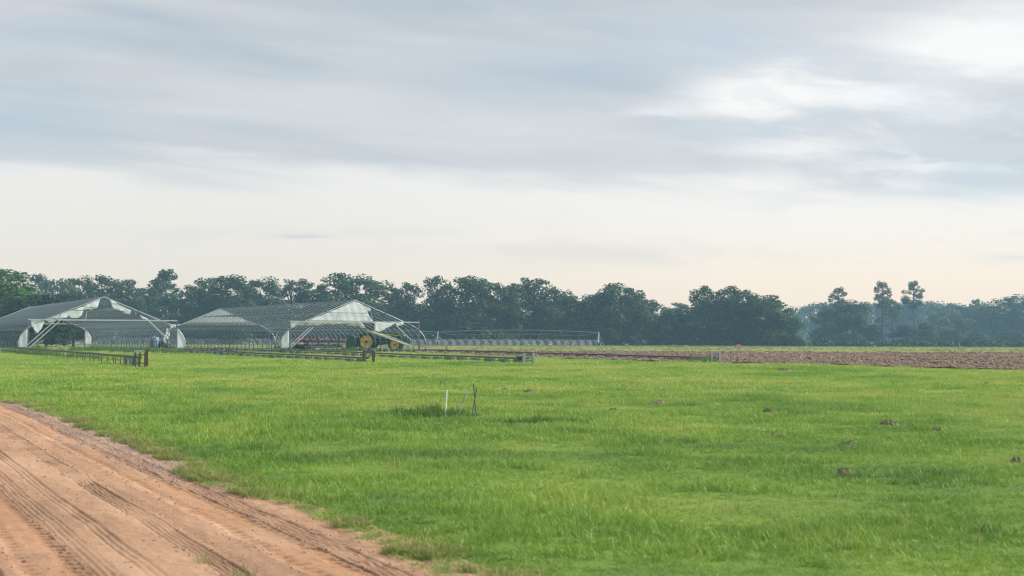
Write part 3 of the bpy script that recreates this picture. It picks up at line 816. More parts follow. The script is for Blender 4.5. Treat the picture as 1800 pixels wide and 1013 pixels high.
def tunnel(front, label, sheets, braces, hangers, rear_gable, rear_pieces):
    root = empty('hoop_greenhouse', front, RZG)
    tag(root, label, 'greenhouse', 'movable hoop greenhouses on rails')
    sp_ = TL / (NR - 1)
    for i in range(NR):
        e = i in (0, NR - 1)
        o = bpy.data.objects.new('end_rib' if e else 'rib', end_me if e else rib_me); S.collection.objects.link(o); o.parent = root
        o.location = (0, i * sp_, 0)
        for s_ in (-1, 1):
            if i % 2 == 0 or e:
                f = bpy.data.objects.new('foot', foot_me); S.collection.objects.link(f); f.parent = root; f.location = (s_ * 6.9, i * sp_, 0)
    for (x, r_) in ((0, .035), (2.35, .025), (-2.35, .025), (4.65, .03), (-4.65, .03), (6.4, .025), (-6.4, .025)):
        MB().tube([(x, 0, prof_z(x) - .05), (x, TL, prof_z(x) - .05)], r_, 5).build('purlin', M['steel'], root)
    for s_ in (-1, 1):
        MB().box((s_ * 6.9, TL / 2, .3), (.12, TL, .08)).build('base_rail', M['steel_light'], root)
        MB().tube([(s_ * 6.9, 0, 1.0), (s_ * 6.9, TL, 1.0)], .02, 5).build('purlin', M['steel'], root)
        z = MB()
        for i in range(0, NR - 1):
            y0, y1 = i * sp_, (i + 1) * sp_
            if i % 2 == 0: z.tube([(s_ * 6.9, y0, .34), (s_ * 6.9, y1, 1.0)], .016, 4)
            z.tube([(s_ * 6.4, y0, 1.93), (s_ * 4.65, y1, 2.87)], .014, 4)
            if i % 2 == 0:
                z.tube([(s_ * 4.6, y0, 2.85), (s_ * 2.4, y1, 3.8)], .014, 4)
                z.tube([(s_ * 2.3, y0, 3.82), (s_ * .1, y1, 4.7)], .014, 4)
        z.build('zigzag_bracing', M['steel'], root)['kind'] = 'stuff'
    # end frames
    for yv in (-.12, TL + .12):
        for s_ in (-1, 1):
            MB().box((s_ * 6.15, yv, 1.42), (.11, .09, 2.84)).build('end_post', M['steel'], root)
        MB().box((0, yv, 2.84), (12.41, .08, .11)).build('header_beam', M['steel_light'], root)
        MB().tube([(-2.9, yv, 3.64), (2.9, yv, 3.64)], .025, 6).build('gable_tie', M['steel'], root)
    for (a, b_) in braces:
        MB().tube([(a[0], -.2, a[1]), (b_[0], -.2, b_[1])], .05, 6).build('brace', M['steel_light'], root)
    for (a, b_) in hangers:
        MB().tube([(a[0], -.05, a[1]), (b_[0], -.05, b_[1])], .03, 6).build('gable_strut', M['steel_light'], root)
    for k, (nm, pts, yy_, mt, sg) in enumerate(sheets):
        poly_sheet(nm, pts, yy_, mt, root, sg, seed=k + 3)
    if rear_gable:
        poly_sheet('gable_sheet', [(-4.7, 2.9), (4.7, 2.9), (0, 4.78)], TL + .03, M['sheet'], root, .05, .4)
    for k, pts in enumerate(rear_pieces):
        poly_sheet('side_sheet', pts, TL + .03, M['sheet'], root, .08, seed=k + 30)
    return root
def c1(l): return [((zx - 918) / 5.06 / 21.2, (815 - zy) / 5.06 / 20.6) for zx, zy in l]
def c2(l): return [((zx - 858) / 6.33 / 18.0, (775 - zy) / 6.33 / 19.4) for zx, zy in l]
LS, RS = [(-6.16, .55), (-6.16, 2.25), (-6.45, 1.9), (-6.75, 1.45), (-6.88, 1.0), (-6.88, .45), (-6.5, .42)], [(6.16, .42), (6.85, .42), (6.88, 1.0), (6.72, 1.5), (6.42, 1.9), (6.16, 2.2)]
gh1 = tunnel(Vector((-34.7, 121, float(terr(-34.7, 121)))), 'left hoop greenhouse with torn ragged white gable film and open lattice ribs',
    [('torn_sheet', c1([(885, 322), (860, 400), (852, 416), (800, 410), (730, 402), (790, 372)]), .04, M['sheet'], .08),
     ('torn_sheet', c1([(420, 514), (560, 460), (720, 404), (838, 416), (800, 432), (775, 422), (735, 433), (722, 478), (690, 500), (632, 503), (605, 480), (584, 502), (540, 506)]), .05, M['sheet'], .12),
     ('torn_sheet', c1([(966, 338), (1080, 390), (1160, 432), (1150, 466), (1112, 462), (1078, 436), (1000, 412)]), .04, M['sheet'], .12),
     ('torn_sheet', c1([(1240, 470), (1300, 497), (1330, 520), (1262, 502)]), .04, M['sheet'], .08),
     ('torn_sheet', c1([(412, 526), (500, 524), (470, 548), (440, 546)]), .04, M['sheet'], .05),
     ('corner_sheet', c1([(282, 514), (396, 514), (398, 545), (372, 600), (340, 642), (300, 590), (282, 570)]), -.03, M['sheet'], .08),
     ('side_sheet', LS, .04, M['sheet'], .06), ('side_sheet', RS, .04, M['sheet'], .06),
     ('film_scrap', c1([(1478, 590), (1500, 590), (1490, 640), (1480, 660)]), -.1, M['sheet'], .05)],
    [((-4.0, 2.78), (-6.5, .45)), ((-3.6, 2.78), (-6.1, .45)), ((3.75, 2.78), (5.4, 1.2)), ((-3.55, 3.3), (-3.9, 2.8))],
    [((-1.4, 3.7), (-1.55, 2.7)), ((-3.3, 2.84), (-3.3, 2.45)), ((2.65, 3.6), (2.65, 3.3))],
    False, [RS])
gh2 = tunnel(Vector((-14.2, 129, float(terr(-14.2, 129)))), 'right hoop greenhouse with an intact white gable sheet and a collapsed door curtain',
    [('gable_sheet', c2([(858, 192), (1028, 275), (1030, 300), (992, 310), (1004, 345), (1050, 424), (332, 424), (660, 285)]), .04, M['sheet'], .06),
     ('corner_sheet', c2([(162, 432), (330, 432), (172, 508), (162, 498)]), -.03, M['sheet'], .05),
     ('hanging_sheet', c2([(1057, 434), (1290, 434), (1250, 465), (1180, 500), (1110, 540), (1057, 522)]), -.2, M['sheet'], .1),
     ('hanging_sheet', c2([(1290, 442), (1368, 424), (1384, 452), (1312, 476)]), -.2, M['sheet'], .1),
     ('side_sheet', LS, .04, M['sheet'], .06),
     ('sagging_curtain', c2([(200, 466), (330, 436), (900, 428), (950, 470), (965, 505), (880, 482), (700, 460), (400, 468), (205, 480)]), -.2, M['sheet_old'], .12)],
    [((-4.35, 2.3), (-6.15, .7)), ((-4.05, 2.3), (-6.0, .55)), ((3.9, 2.5), (5.3, 1.25))],
    [((-1.65, 3.6), (-1.65, 2.85)), ((1.5, 3.6), (1.65, 2.85))],
    True, [LS, [(-6.1, 2.8), (-4.8, 2.8), (-6.1, 2.3)]])
# fallen curtain roller across the right tunnel's doorway
cr = MB(); q = c2([(975, 530), (1060, 548), (1250, 618), (1475, 702)])
cr.tube([(x, -.28, z) for x, z in q], [.12, .12, .08, .05], 8)
cr.build('curtain_roller', M['sheet_old'], gh2, True)
MB().tube([(q[0][0] - .1, -.2, q[0][1] + .12), (q[2][0], -.2, q[2][1] + .2), (q[3][0], -.2, q[3][1] + .1)], .035, 6).build('roller_tube', M['steel_light'], gh2)

# ------------------------------------------------------------------ ground rails
def feet(root_loc, s_):
    return Vector(root_loc) + PX_ * (s_ * 6.9)
def side_plate(name, w_, h_, m_, parent, *a, seed=0):
    return MB().box((0, w_ / 2, h_ / 2), (.02, w_, h_)).build(name, m_, parent)
def rail(start, endpx, label, blocks, stop, elev):
    """rail from under a tunnel side running along the axis to where the photograph shows its end"""
    t_ = (endpx - 900) / F
    k = (start.x - t_ * start.y) / (t_ * -AX.y + AX.x)      # start - AX*k has X/Y = t_
    a = start + AX * 1.0; b_ = start - AX * k
    root = empty('ground_rail', (b_.x, b_.y, float(terr(b_.x, b_.y))), RZG)
    tag(root, label, 'rail', 'greenhouse rails on the grass')
    L = (a - b_).length + (48 if not elev else 50)
    z0 = float(terr(b_.x, b_.y))
    def tz(y):
        p = b_ + AX * y; return float(terr(p.x, p.y)) - z0
    pts = [(0, y, elev + (tz(y) * .6)) for y in np.arange(0, L, 3.0)]
    if elev > .4:
        for i in range(int(L / 3) - 1):
            a_, c_ = pts[i], pts[i + 1]
            MB().tube([(0, a_[1], a_[2]), (0, c_[1] - .01, c_[2])], .06, 6).build('rail_beam', M['rail'], root)
    else:
        MB().tube(pts, .05, 6).build('rail_pipe', M['rail'], root)
        MB().tube([(x, y, z - .17) for x, y, z in pts], .02, 5).build('lower_bar', M['rail'], root)
    if blocks == 'posts':
        bm_ = MB().box((0, 0, .0), (.05, .06, .62)).mesh('post'); bm_.materials.append(M['wood'])
        for i in range(int(L / 1.5)):
            o = bpy.data.objects.new('post', bm_); S.collection.objects.link(o); o.parent = root
            y = .8 + i * 1.5; o.location = (random.uniform(-.05, .05), y + random.uniform(-.35, .35), elev - .34 + tz(y)); o.rotation_euler = (random.uniform(-.09, .09), random.uniform(-.06, .06), 0)
        # slack sheeting pieces hung below the beam
        for (y, w_, h_) in ((1.0, 2.2, .3), (3.6, 1.2, .28)):
            side_plate('metal_scrap', w_, h_, M['rail_light'], root, .02, .5, seed=int(y)).location = (0, y, .1)
        MB().tube([(0, 21, .5), (-.5, 25, .05)], .04, 6).build('fallen_strut', M['rail_light'], root)
    else:
        bw = MB().box((0, 0, 0), (.2, 1.15, .24)).mesh('block'); bw.materials.append(M['block'])
        for i in range(int(L / 2.05)):
            o = bpy.data.objects.new('block', bw); S.collection.objects.link(o); o.parent = root
            y = 1.2 + i * 2.05 + random.uniform(-.12, .12)
            o.location = (random.uniform(-.02, .02), y, elev - .19 + tz(y)); o.rotation_euler = (random.uniform(-.02, .02), 0, random.uniform(-.03, .03))
    # end stop
    if stop == 'rust_square':
        for sx in (-.22, .22): MB().box((sx * 1.3, -.1, .34), (.13, .13, .78)).build('stop_post', M['rust'], root)
        MB().box((0, -.1, .66), (.46, .12, .14)).build('crossbar', M['rust'], root)
        MB().box((0, -.1, .02), (.46, .1, .1)).build('crossbar', M['rust'], root)
        MB().lathe([(0, -.04), (.07, -.04), (.07, .04), (0, .04)], (0, -.1, .38), 'Y', 10).build('roller', M['rail'], root)
        MB().tube([(-.25, -.1, .38), (.25, -.1, .38)], .02, 5).build('axle', M['rail'], root)
    elif stop == 'rust_tall':
        MB().box((.24, -.1, .42), (.17, .14, .92)).build('stop_post', M['rust'], root)
        for sx in (-.3, -.08): MB().box((sx, -.1, .36), (.06, .08, .78)).build('stop_post', M['rust'], root)
        MB().box((-.1, -.1, .8), (.5, .16, .12)).build('crossbar', M['rail_light'], root)
        for z in (.62, .22): MB().box((-.03, -.1, z), (.62, .05, .05)).build('crossbar', M['rust'], root)
        MB().box((0, 1.9, .25), (.12, .14, .6)).build('stop_post', M['rail_light'], root)
    else:
        for sx in (-.3, .3): MB().box((sx, -.1, .28), (.16, .12, .72)).build('stop_post', M['rail_light'], root)
        MB().box((0, -.1, .52), (.44, .06, .06)).build('crossbar', M['rail'], root)
        MB().box((0, -.1, .2), (.44, .06, .06)).build('crossbar', M['rail'], root)
        MB().lathe([(0, -.04), (.09, -.04), (.09, .04), (0, .04)], (0, -.1, .36), 'Y', 10).build('roller', M['rail'], root)
        if stop == 'blue_low': MB().box((0, 1.0, .34), (.26, .4, .2)).build('buffer_block', M['black'], root)
    return root
f1, f2 = gh1.location, gh2.location
rail(feet(f1, -1), 249, 'leftmost raised rail on thin posts ending in a tall rusty stop frame', 'posts', 'rust_tall', .5)
rail(feet(f1, 1), 648, 'low rail on grey blocks ending in a square rusty stop frame', 'blocks', 'rust_square', .32)
rail(feet(f2, -1), 928, 'low rail on grey blocks ending in a grey stop frame near the middle', 'blocks', 'blue_low', .32)
rail(feet(f2, 1), 1256, 'rightmost low rail ending in a blue grey stop frame by the ploughed field', 'blocks', 'blue', .3)

# ------------------------------------------------------------------ tractor
def tyre_mb(R_, r_, w_, lugs):
    m = MB().lathe([(r_, -w_ / 2 * .8), (r_ + (R_ - r_) * .5, -w_ / 2), (R_ * .955, -w_ / 2 * .9), (R_ * .965, 0), (R_ * .955, w_ / 2 * .9), (r_ + (R_ - r_) * .5, w_ / 2), (r_, w_ / 2 * .8)], (0, 0, 0), 'Y', 40)
    for k in range(lugs):
        for sd_ in (-1, 1):
            a = 2 * math.pi * (k + .25 * (sd_ > 0) * 2) / lugs
            Mx = Matrix.Rotation(-a, 3, 'Y') @ Matrix.Rotation(sd_ * R(35), 3, 'Z')
            c = Matrix.Rotation(-a, 3, 'Y') @ Vector((0, 0, R_ * .965)); c.y = sd_ * w_ * .23
            m.box(c, (.06 * R_, w_ * .52, .07 * R_), Mx)
    return m
def rim_mb(r_, w_, side):
    s_ = side
    return MB().lathe([(r_ * 1.0, s_ * w_ * .42), (r_ * .92, s_ * w_ * .44), (r_ * .86, s_ * w_ * .2), (r_ * .35, s_ * w_ * .1), (r_ * .3, s_ * w_ * .3), (r_ * .12, s_ * w_ * .34), (0.001, s_ * w_ * .34)], (0, 0, 0), 'Y', 32)
def wheel(parent, x, y, R_, r_, w_, side, lugs):
    tm = tyre_mb(R_, r_, w_, lugs).build('wheel', M['rubber'], parent); tm.location = (x, y, R_ - .04)
    rim_mb(r_, w_, side).build('rim', M['yellow'], tm, True)
    hb = MB().lathe([(.15 * R_, 0), (.15 * R_, side * w_ * .38), (0.001, side * w_ * .4)], (0, 0, 0), 'Y', 12); hb.build('hub', M['engine'], tm)
    bl = MB()
    for k in range(8):
        a = k * math.pi / 4; bl.lathe([(.03, side * w_ * .1), (.03, side * w_ * .24), (.001, side * w_ * .24)], (math.cos(a) * r_ * .6, 0, math.sin(a) * r_ * .6), 'Y', 6)
    bl.build('wheel_nuts', M['engine'], tm)
tY = 152.0; tp = GY(672, tY)
T_ = empty('tractor', (tp.x, tp.y, tp.z), R(-3))
tag(T_, 'green tractor with yellow wheel rims parked beyond the right greenhouse', 'tractor')
# x forward, near side is -y
for sy in (-1, 1):
    wheel(T_, -1.5, sy * .95, 1.02, .66, .55, sy, 22)
    wheel(T_, 1.5, sy * .9, .72, .46, .42, sy, 18)
hood = [(-.35, 1.35), (2.3, 1.15), (2.42, 1.35), (2.36, 1.72), (2.0, 1.86), (1.0, 2.02), (-.35, 2.1)]
MB().prism(hood, -.42, .42).build('hood', M['green'], T_, bevel=.06)
for s_ in (-1, 1):
    MB().prism([(-.3, 1.78), (2.0, 1.60), (2.25, 1.56), (2.1, 1.64), (-.3, 1.90)], s_ * .427 - .004, s_ * .427 + .004).build('hood_stripe', M['yellow'], T_)
    MB().prism([(.25, 1.38), (1.85, 1.27), (1.85, 1.5), (.25, 1.64)], s_ * .428 - .004, s_ * .428 + .004).build('side_grille', M['black'], T_)
MB().prism([(2.43, 1.2), (2.47, 1.22), (2.44, 1.62), (2.39, 1.64)], -.33, .33).build('front_grille', M['black'], T_)
for s_ in (-1, 1): MB().box((2.42, s_ * .24, 1.68), (.08, .16, .09)).build('headlight', M['pvc'], T_)
MB().box((.7, 0, 1.0), (3.6, .5, .55)).box((-1.3, 0, 1.0), (1.2, .7, .7)).build('chassis', M['engine'], T_, bevel=.04)
MB().box((1.5, 0, .72), (.22, 1.7, .2)).build('front_axle', M['green'], T_)
MB().box((-1.5, 0, .98), (.3, 1.8, .3)).build('rear_axle', M['green'], T_)
for k in range(8):
    MB().prism([(2.55, .82), (3.05, .75), (3.1, 1.05), (3.0, 1.3), (2.6, 1.3)], -.38 + k * .1, -.38 + k * .1 + .085).build('front_weight', M['green'], T_)
MB().box((2.5, 0, 1.0), (.3, .5, .18)).build('weight_bracket', M['black'], T_)
# cab: posts, roof, glass panes
cabp = [(-.38, 1.35, -.28, 2.78), (-1.65, 1.7, -1.75, 2.78)]
for s_ in (-1, 1):
    for (x0, z0, x1, z1) in cabp: MB().tube([(x0, s_ * .74, z0), (x1, s_ * .70, z1)], .04, 6).build('cab_post', M['black'], T_)
    MB().tube([(-1.0, s_ * .75, 1.55), (-1.02, s_ * .71, 2.78)], .03, 6).build('cab_post', M['black'], T_)
    MB().prism([(-.42, 1.42), (-1.62, 1.78), (-1.7, 2.75), (-.3, 2.75)], s_ * .715 - .005, s_ * .715 + .005).build('side_window', M['glass'], T_)
    # fender over the rear wheel
    fm = MB(); pr = []
    for k in range(9):
        a = R(20 + k * 16); pr.append((-1.5 + math.cos(a) * 1.13, .98 + math.sin(a) * 1.13))
    pr2 = [(x * 1 + (x + 1.5) * -.05, z - .03) for x, z in pr]
    fm.prism(pr + pr2[::-1], s_ * .72, s_ * 1.2).build('fender', M['green'], T_)
MB().box((-.34, 0, 2.1), (.02, 1.36, 1.3)).build('windscreen', M['glass'], T_)
MB().box((-1.7, 0, 2.25), (.02, 1.36, .95)).build('rear_window', M['glass'], T_)
MB().box((-1.0, 0, 2.84), (1.75, 1.62, .16)).build('cab_roof', M['green'], T_, bevel=.06)
MB().box((-.9, 0, 1.4), (1.1, 1.3, .3)).build('cab_floor', M['green'], T_)
MB().box((-1.2, 0, 1.75), (.5, .5, .14)).box((-1.42, 0, 2.05), (.12, .5, .55)).build('seat', M['black'], T_, bevel=.03)
MB().tube([(-.55, 0, 1.6), (-.7, 0, 2.0)], .03, 6).lathe([(.18, .0), (.2, .02), (.18, .04)], (-.72, 0, 2.0), 'Z', 16).build('steering_wheel', M['black'], T_)
MB().tube([(.0, -.36, 2.0), (.0, -.36, 2.75), (-.05, -.36, 2.85)], .05, 8).build('exhaust_pipe', M['black'], T_)
for k in range(3): MB().box((-.35, -.82, .55 + k * .26), (.4, .25, .03)).build('step', M['black'], T_)
MB().box((-.2, -.55, .85), (.9, .3, .4)).build('fuel_tank', M['black'], T_, bevel=.05)
for s_ in (-1, 1): MB().tube([(-2.0, s_ * .3, .9), (-2.7, s_ * .38, .6)], .05, 6).build('lift_arm', M['black'], T_)
MB().tube([(-1.9, 0, 1.35), (-2.7, 0, 1.1)], .04, 6).build('top_link', M['red'], T_)
# mounted green implement behind the tractor
ip = GY(618, tY)
I_ = empty('mounted_tiller', (tp.x - 3.1, tp.y + .05, tp.z), R(-3))
tag(I_, 'dark green implement hitched behind the rear wheel of the tractor', 'implement')
MB().prism([(-.55, .35), (.35, .35), (.5, .8), (.35, 1.55), (-.1, 1.65), (-.5, 1.2)], -1.1, 1.1).build('housing', M['green'], I_, bevel=.05)
MB().prism([(-.6, 0), (.45, 0), (.45, .36), (-.6, .36)], -1.15, -1.08).build('side_plate', M['black'], I_)
MB().tube([(-.1, -1.0, .2), (-.1, 1.0, .2)], .24, 10).build('rotor', M['engine'], I_)
MB().tube([(.1, -.35, 1.5), (.55, -.38, .75)], .04, 6).build('hitch_arm', M['black'], I_)
MB().tube([(.1, .35, 1.5), (.55, .38, .75)], .04, 6).build('hitch_arm', M['black'], I_)

# ------------------------------------------------------------------ red disc harrow
hY = 166.0; hp = GY(560, hY)
H_ = empty('disc_harrow', (hp.x, hp.y, hp.z), R(4))
tag(H_, 'long faded red folding disc harrow with dark discs behind the right greenhouse', 'implement')
for (y, x0, x1, z) in ((-.6, -2.9, 3.1, .98), (.0, -2.6, 2.8, 1.0), (.7, -3.0, 3.0, .98)):
    MB().box(((x0 + x1) / 2, y, z), (x1 - x0, .2, .26)).build('frame_beam', M['red'], H_)
for x in (-2.4, -1.6, -.8, 0, .8, 1.6, 2.4): MB().box((x, .05, 1.2), (.3, 1.7, .2)).build('cross_beam', M['red'], H_)
for (x, s_) in ((-2.2, 1), (-.2, -1), (1.9, 1)):
    MB().tube([(x - .5 * s_, -.3, 1.1), (x, -.2, 1.62), (x + .5 * s_, -.3, 1.1)], .05, 6).build('hydraulic_strut', M['red'], H_)
dsc = MB().lathe([(.02, .05), (.18, .035), (.36, -.02), (.36, -.03), (.02, .03)], (0, 0, 0), 'X', 18).mesh('disc'); dsc.materials.append(M['engine'])
for gy_ in (-.75, .75):
    MB().tube([(-2.8, gy_, .36), (2.9, gy_, .36)], .04, 6).build('disc_axle', M['black'], H_)
    for k in range(22):
        o = bpy.data.objects.new('disc', dsc); S.collection.objects.link(o); o.parent = H_; o.location = (-2.75 + k * .265, gy_, .36); o.rotation_euler = (0, 0, R(8 if gy_ > 0 else -8))
    for x in (-2.4, -1.2, 0, 1.2, 2.4): MB().box((x, gy_, .62), (.08, .08, .66)).build('disc_hanger', M['black'], H_)
for x in (-1.3, .6, 1.9):
    wm = tyre_mb(.36, .2, .22, 14).build('wheel', M['rubber'], H_); wm.location = (x, -1.05, .35)
    MB().lathe([(.2, -.09), (.17, -.05), (.05, -.05), (.001, -.08)], (0, 0, 0), 'Y', 16).build('rim', M['rail_light'], wm)
MB().tube([(3.0, 0, 1.0), (4.4, 0, .55)], .06, 6).build('drawbar', M['red'], H_)
# white pipes lying in the grass
for i, (xa, ya, xb, lab) in enumerate(((555, 612.3, 576, 'left white pipe lying on the grass under the red disc harrow'), (577, 612.8, 599, 'right white pipe lying on the grass towards the tractor'))):
    a, b_ = GY(xa, 161.5), GY(xb, 160.8 + i * .3)
    o = MB().tube([(0, 0, 0), b_ - a], .11, 8).build('white_pipe', M['pvc']); o.location = a + Vector((0, 0, .13))
    tag(o, lab, 'pipe', 'white pipes in the grass')

# blue barrels in the left tunnel
for i, (x, lab) in enumerate(((272, 'blue grey water tank seen through the ribs near the left greenhouse doorway'),)):
    p = GY(x, 150)
    B_ = empty('water_tank', p); tag(B_, lab, 'tank')
    MB().lathe([(.001, 0), (.5, 0), (.52, .1), (.52, 1.2), (.45, 1.35), (.15, 1.42), (.14, 1.5), (.001, 1.5)], (0, 0, 0), 'Z', 20).build('tank_body', simple('blue_grey_plastic', (.09, .15, .22), .5), B_, True)
    MB().lathe([(.535, .4), (.54, .44), (.535, .48)], (0, 0, 0), 'Z', 20).lathe([(.535, .9), (.54, .94), (.535, .98)], (0, 0, 0), 'Z', 20).build('band', M['steel'], B_)
p = GY(286, 150)
B_ = empty('engine_pump', p); tag(B_, 'small dark engine pump beside the blue grey water tank', 'pump')
MB().box((0, 0, .55), (.5, .45, .5)).build('engine_block', M['engine'], B_, bevel=.04)
MB().box((0, 0, .12), (.8, .5, .08)).build('skid', M['black'], B_)
for s_ in (-.3, .3): MB().tube([(s_, 0, .1), (s_, 0, .75)], .035, 6).build('stand', M['black'], B_)
MB().tube([(.55, 0, 0), (.55, 0, 1.1), (.75, 0, 1.2)], .07, 8).build('outlet_pipe', M['black'], B_)
MB().lathe([(.001, .8), (.16, .8), (.16, .98), (.001, 1.0)], (0, 0, 0), 'Z', 12).build('air_filter', M['black'], B_)

# ------------------------------------------------------------------ irrigation pivot
iY = 330.0
iroot = GY(1053, iY)
IR = empty('pivot_irrigator', iroot, math.pi)      # local x points to the left of the picture
tag(IR, 'long blue green irrigation boom spraying water in front of the trees', 'irrigator')
ms = simple('pale_green_galvanised', (.16, .22, .215), .5, .3, .1)
gz = iroot.z
span = 37.3; nsp = 4
for j in range(nsp + 1):
    x = j * span
    tw = MB()
    tw.tube([(x - .25, -1.9, .5), (x, 0, 3.3)], .07, 5).tube([(x + .25, 1.9, .5), (x, 0, 3.3)], .07, 5)
    tw.tube([(x - .6, -1.0, 1.9), (x + .6, 1.0, 1.9)], .05, 4).tube([(x - .25, -1.9, .5), (x + .25, 1.9, .5)], .08, 5)
    tw.tube([(x - .9, 0, .5), (x, 0, 3.0)], .06, 5).tube([(x + .9, 0, .5), (x, 0, 3.0)], .06, 5).tube([(x - .9, 0, .5), (x + .9, 0, .5)], .07, 5)
    to = tw.build('tower', ms, IR)
    for s_ in (-1.9, 1.9):
        wo = MB().lathe([(.2, -.15), (.5, -.16), (.56, 0), (.5, .16), (.2, .15), (.001, .05)], (x, s_, .5), 'X', 16).build('wheel', M['rubber'], to)
for j in range(nsp):
    x0 = j * span; N = 16
    arc = [(x0 + k / N * span, 0, 3.15 + 1.0 * (1 - (2 * k / N - 1) ** 2) * .55) for k in range(N + 1)]
    MB().tube(arc, .07, 6).build('main_pipe', ms, IR)
    tr = MB(); lowp = [(x0 + (k + .5) / N * span, 0, arc[k][2] - 1.0 * (1 - (2 * (k + .5) / N - 1) ** 8)) for k in range(N)]
    tr.tube([arc[0]] + lowp[1:-1] + [arc[-1]], .035, 4)
    for k in range(1, N - 1, 2): tr.tube([arc[k], lowp[k], arc[min(k + 1, N)]], .022, 4)
    tr.build('truss_rod', ms, IR)
    for k in range(20):
        x = x0 + (k + .5) / 20 * span; z = 3.15 + .55 * (1 - (2 * (x - x0) / span - 1) ** 2)
        MB().tube([(x, 0, z), (x, 0, 1.35)], .02, 4, False).build('drop_hose', M['rail'], IR)
MB().tube([(0, 0, 2.1), (-.6, 0, 1.2), (-1.3, 0, .25)], .04, 5).build('end_boom', ms, IR)
# water: thin umbrella of spray under every nozzle
mw, t, b = mat('water_spray')
co = t.new('ShaderNodeTexCoord').outputs['Object']
n = t.noise(t.vm('MULTIPLY', co, (1.6, 1.6, .35)), 2.0, 5, .65)
b.inputs['Base Color'].default_value = (.5, .53, .57, 1); b.inputs['Roughness'].default_value = .9
tp_ = t.new('ShaderNodeBsdfTransparent'); mx = t.new('ShaderNodeMixShader')
zz = t.new('ShaderNodeSeparateXYZ'); t.put(zz.inputs[0], co)
t.put(mx.inputs[0], t.m('MULTIPLY', t.sm(n, .25, .75, .03, .2), 1.0))
t.l.new(tp_.outputs[0], mx.inputs[1]); t.l.new(b.outputs[0], mx.inputs[2]); t.l.new(mx.outputs[0], t.n['Material Output'].inputs[0])
wmb = MB()
for k in range(20 * nsp):
    x = (k + .5) / 20 * span + random.uniform(-.1, .1); rr = 1.5 * random.uniform(.9, 1.1)
    wmb.lathe([(.03, 1.38), (.35, 1.50), (.75, 1.52), (1.1, 1.35), (1.35, 1.0), (rr, .5), (rr * 1.05, -.02)], (x, 0, 0), 'Z', 12)
o = wmb.build('water_spray', mw, IR, True); o['kind'] = 'stuff'

# ------------------------------------------------------------------ stakes
def stick(name, a, top, r_, m_, lab, cat, grp=None):
    Y_ = a.y; tp2 = Vector(((top[0] - 900) / F * (Y_ + top[2]), Y_ + top[2], CH - (top[1] - hor(top[0])) / F * (Y_ + top[2])))
    v = tp2 - a
    o = MB().tube([v * -.25, v * .5, v], [r_, r_, r_ * .95], 8).build(name, m_, smooth=False); o.location = a
    return tag(o, lab, cat, grp)
def GZ0(x, y): 
    p = G(x, y); return p
pw = GY(783, 28.0); pw.z = ztop(783, 738, 28.0)
stick('white_stake', pw, (786.5, 686, 0), .013, M['pvc'], 'white plastic stake standing nearly upright in the grass', 'stake')
for (bx, by, tx, ty, dd, m_, lab) in ((803, 737, 827, 681, .5, M['pole'], 'grey pole leaning far to the right, beside the white stake'),
                                  (830, 735, 839, 681.5, -.15, M['pole'], 'dark pole leaning slightly right, light capped, crossing the tallest pole'),
                                  (838, 726, 833, 675, .2, M['pole_dark'], 'tallest dark pole leaning slightly left behind the others')):
    pb = GY(bx, 28.2); pb.z = ztop(bx, by, 28.2)
    stick('leaning_pole', pb, (tx, ty, dd), .012, m_, lab, 'pole', 'poles by the white stake')

# ------------------------------------------------------------------ soil mounds
for i, ((mxp, myp, wpx, hpx, lab), (c, r_)) in enumerate(zip(MOUNDS, MPOS)):
    hgt = hpx / F * c.y * .62 + .012
    na = 30; nr = 9; V_ = []; 
    V_.append((0, 0, hgt))
    for a in range(1, nr + 1):
        for k in range(na):
            an = 2 * math.pi * k / na; rr = a / nr * r_ * (1 + .35 * float(vnoise(math.cos(an) * 1.7 + i * 9, math.sin(an) * 1.7, 7)))
            zz_ = hgt * (1 - (a / nr) ** 3.5) * (1 + .9 * float(vnoise(math.cos(an) * a * .6 + i * 5, math.sin(an) * a * .6, 8))) + hgt * .22 * random.uniform(-1, 1) * (a < nr)
            V_.append((rr * math.cos(an), rr * math.sin(an) * .9, zz_ if a < nr else -.06))
    Fs = [(0, 1 + k, 1 + (k + 1) % na) for k in range(na)]
    for a in range(nr - 1):
        for k in range(na): Fs.append((1 + a * na + k, 1 + (a + 1) * na + k, 1 + (a + 1) * na + (k + 1) % na, 1 + a * na + (k + 1) % na))
    me = bpy.data.meshes.new('soil_mound'); me.from_pydata(V_, [], Fs); me.update()
    o = link_mesh('soil_mound', me, M['mound']); o.location = (c.x, c.y, c.z + .01)
    tag(o, lab, 'soil mound', 'soil mounds scattered in the grass')
p = GY(1299, 300); 
me = lump_mesh('clay_heap', 5, .75, .7, .55, M['clay'], 3); o = link_mesh('clay_heap', me, None); o.location = p
tag(o, 'small reddish clay heap at the foot of the trees', 'heap')

# clumps growing in the road
for (x, y_, r_, h_, lab) in ((366, 980, .085, .085, 'small dry grass clump growing in the dirt road, the farther of two'), (428, 1008, .1, .10, 'small dry grass clump in the dirt road at the bottom edge')):
    p = G(x, y_); p.z = float(np.ravel(road_z(np.array([p.x]), np.array([p.y])))[0])
    me = tuft_mesh('grass_clump', 75, h_, r_, .005, 1.1, int(x), M['blade_dry'])
    me.materials.clear(); me.materials.append(blade_mat('faded_clump_blade', ((.22, .26, .10), (.34, .31, .15))))
    o = link_mesh('grass_clump', me, None); o.location = p
    tag(o, lab, 'grass clump', 'grass clumps in the dirt road')

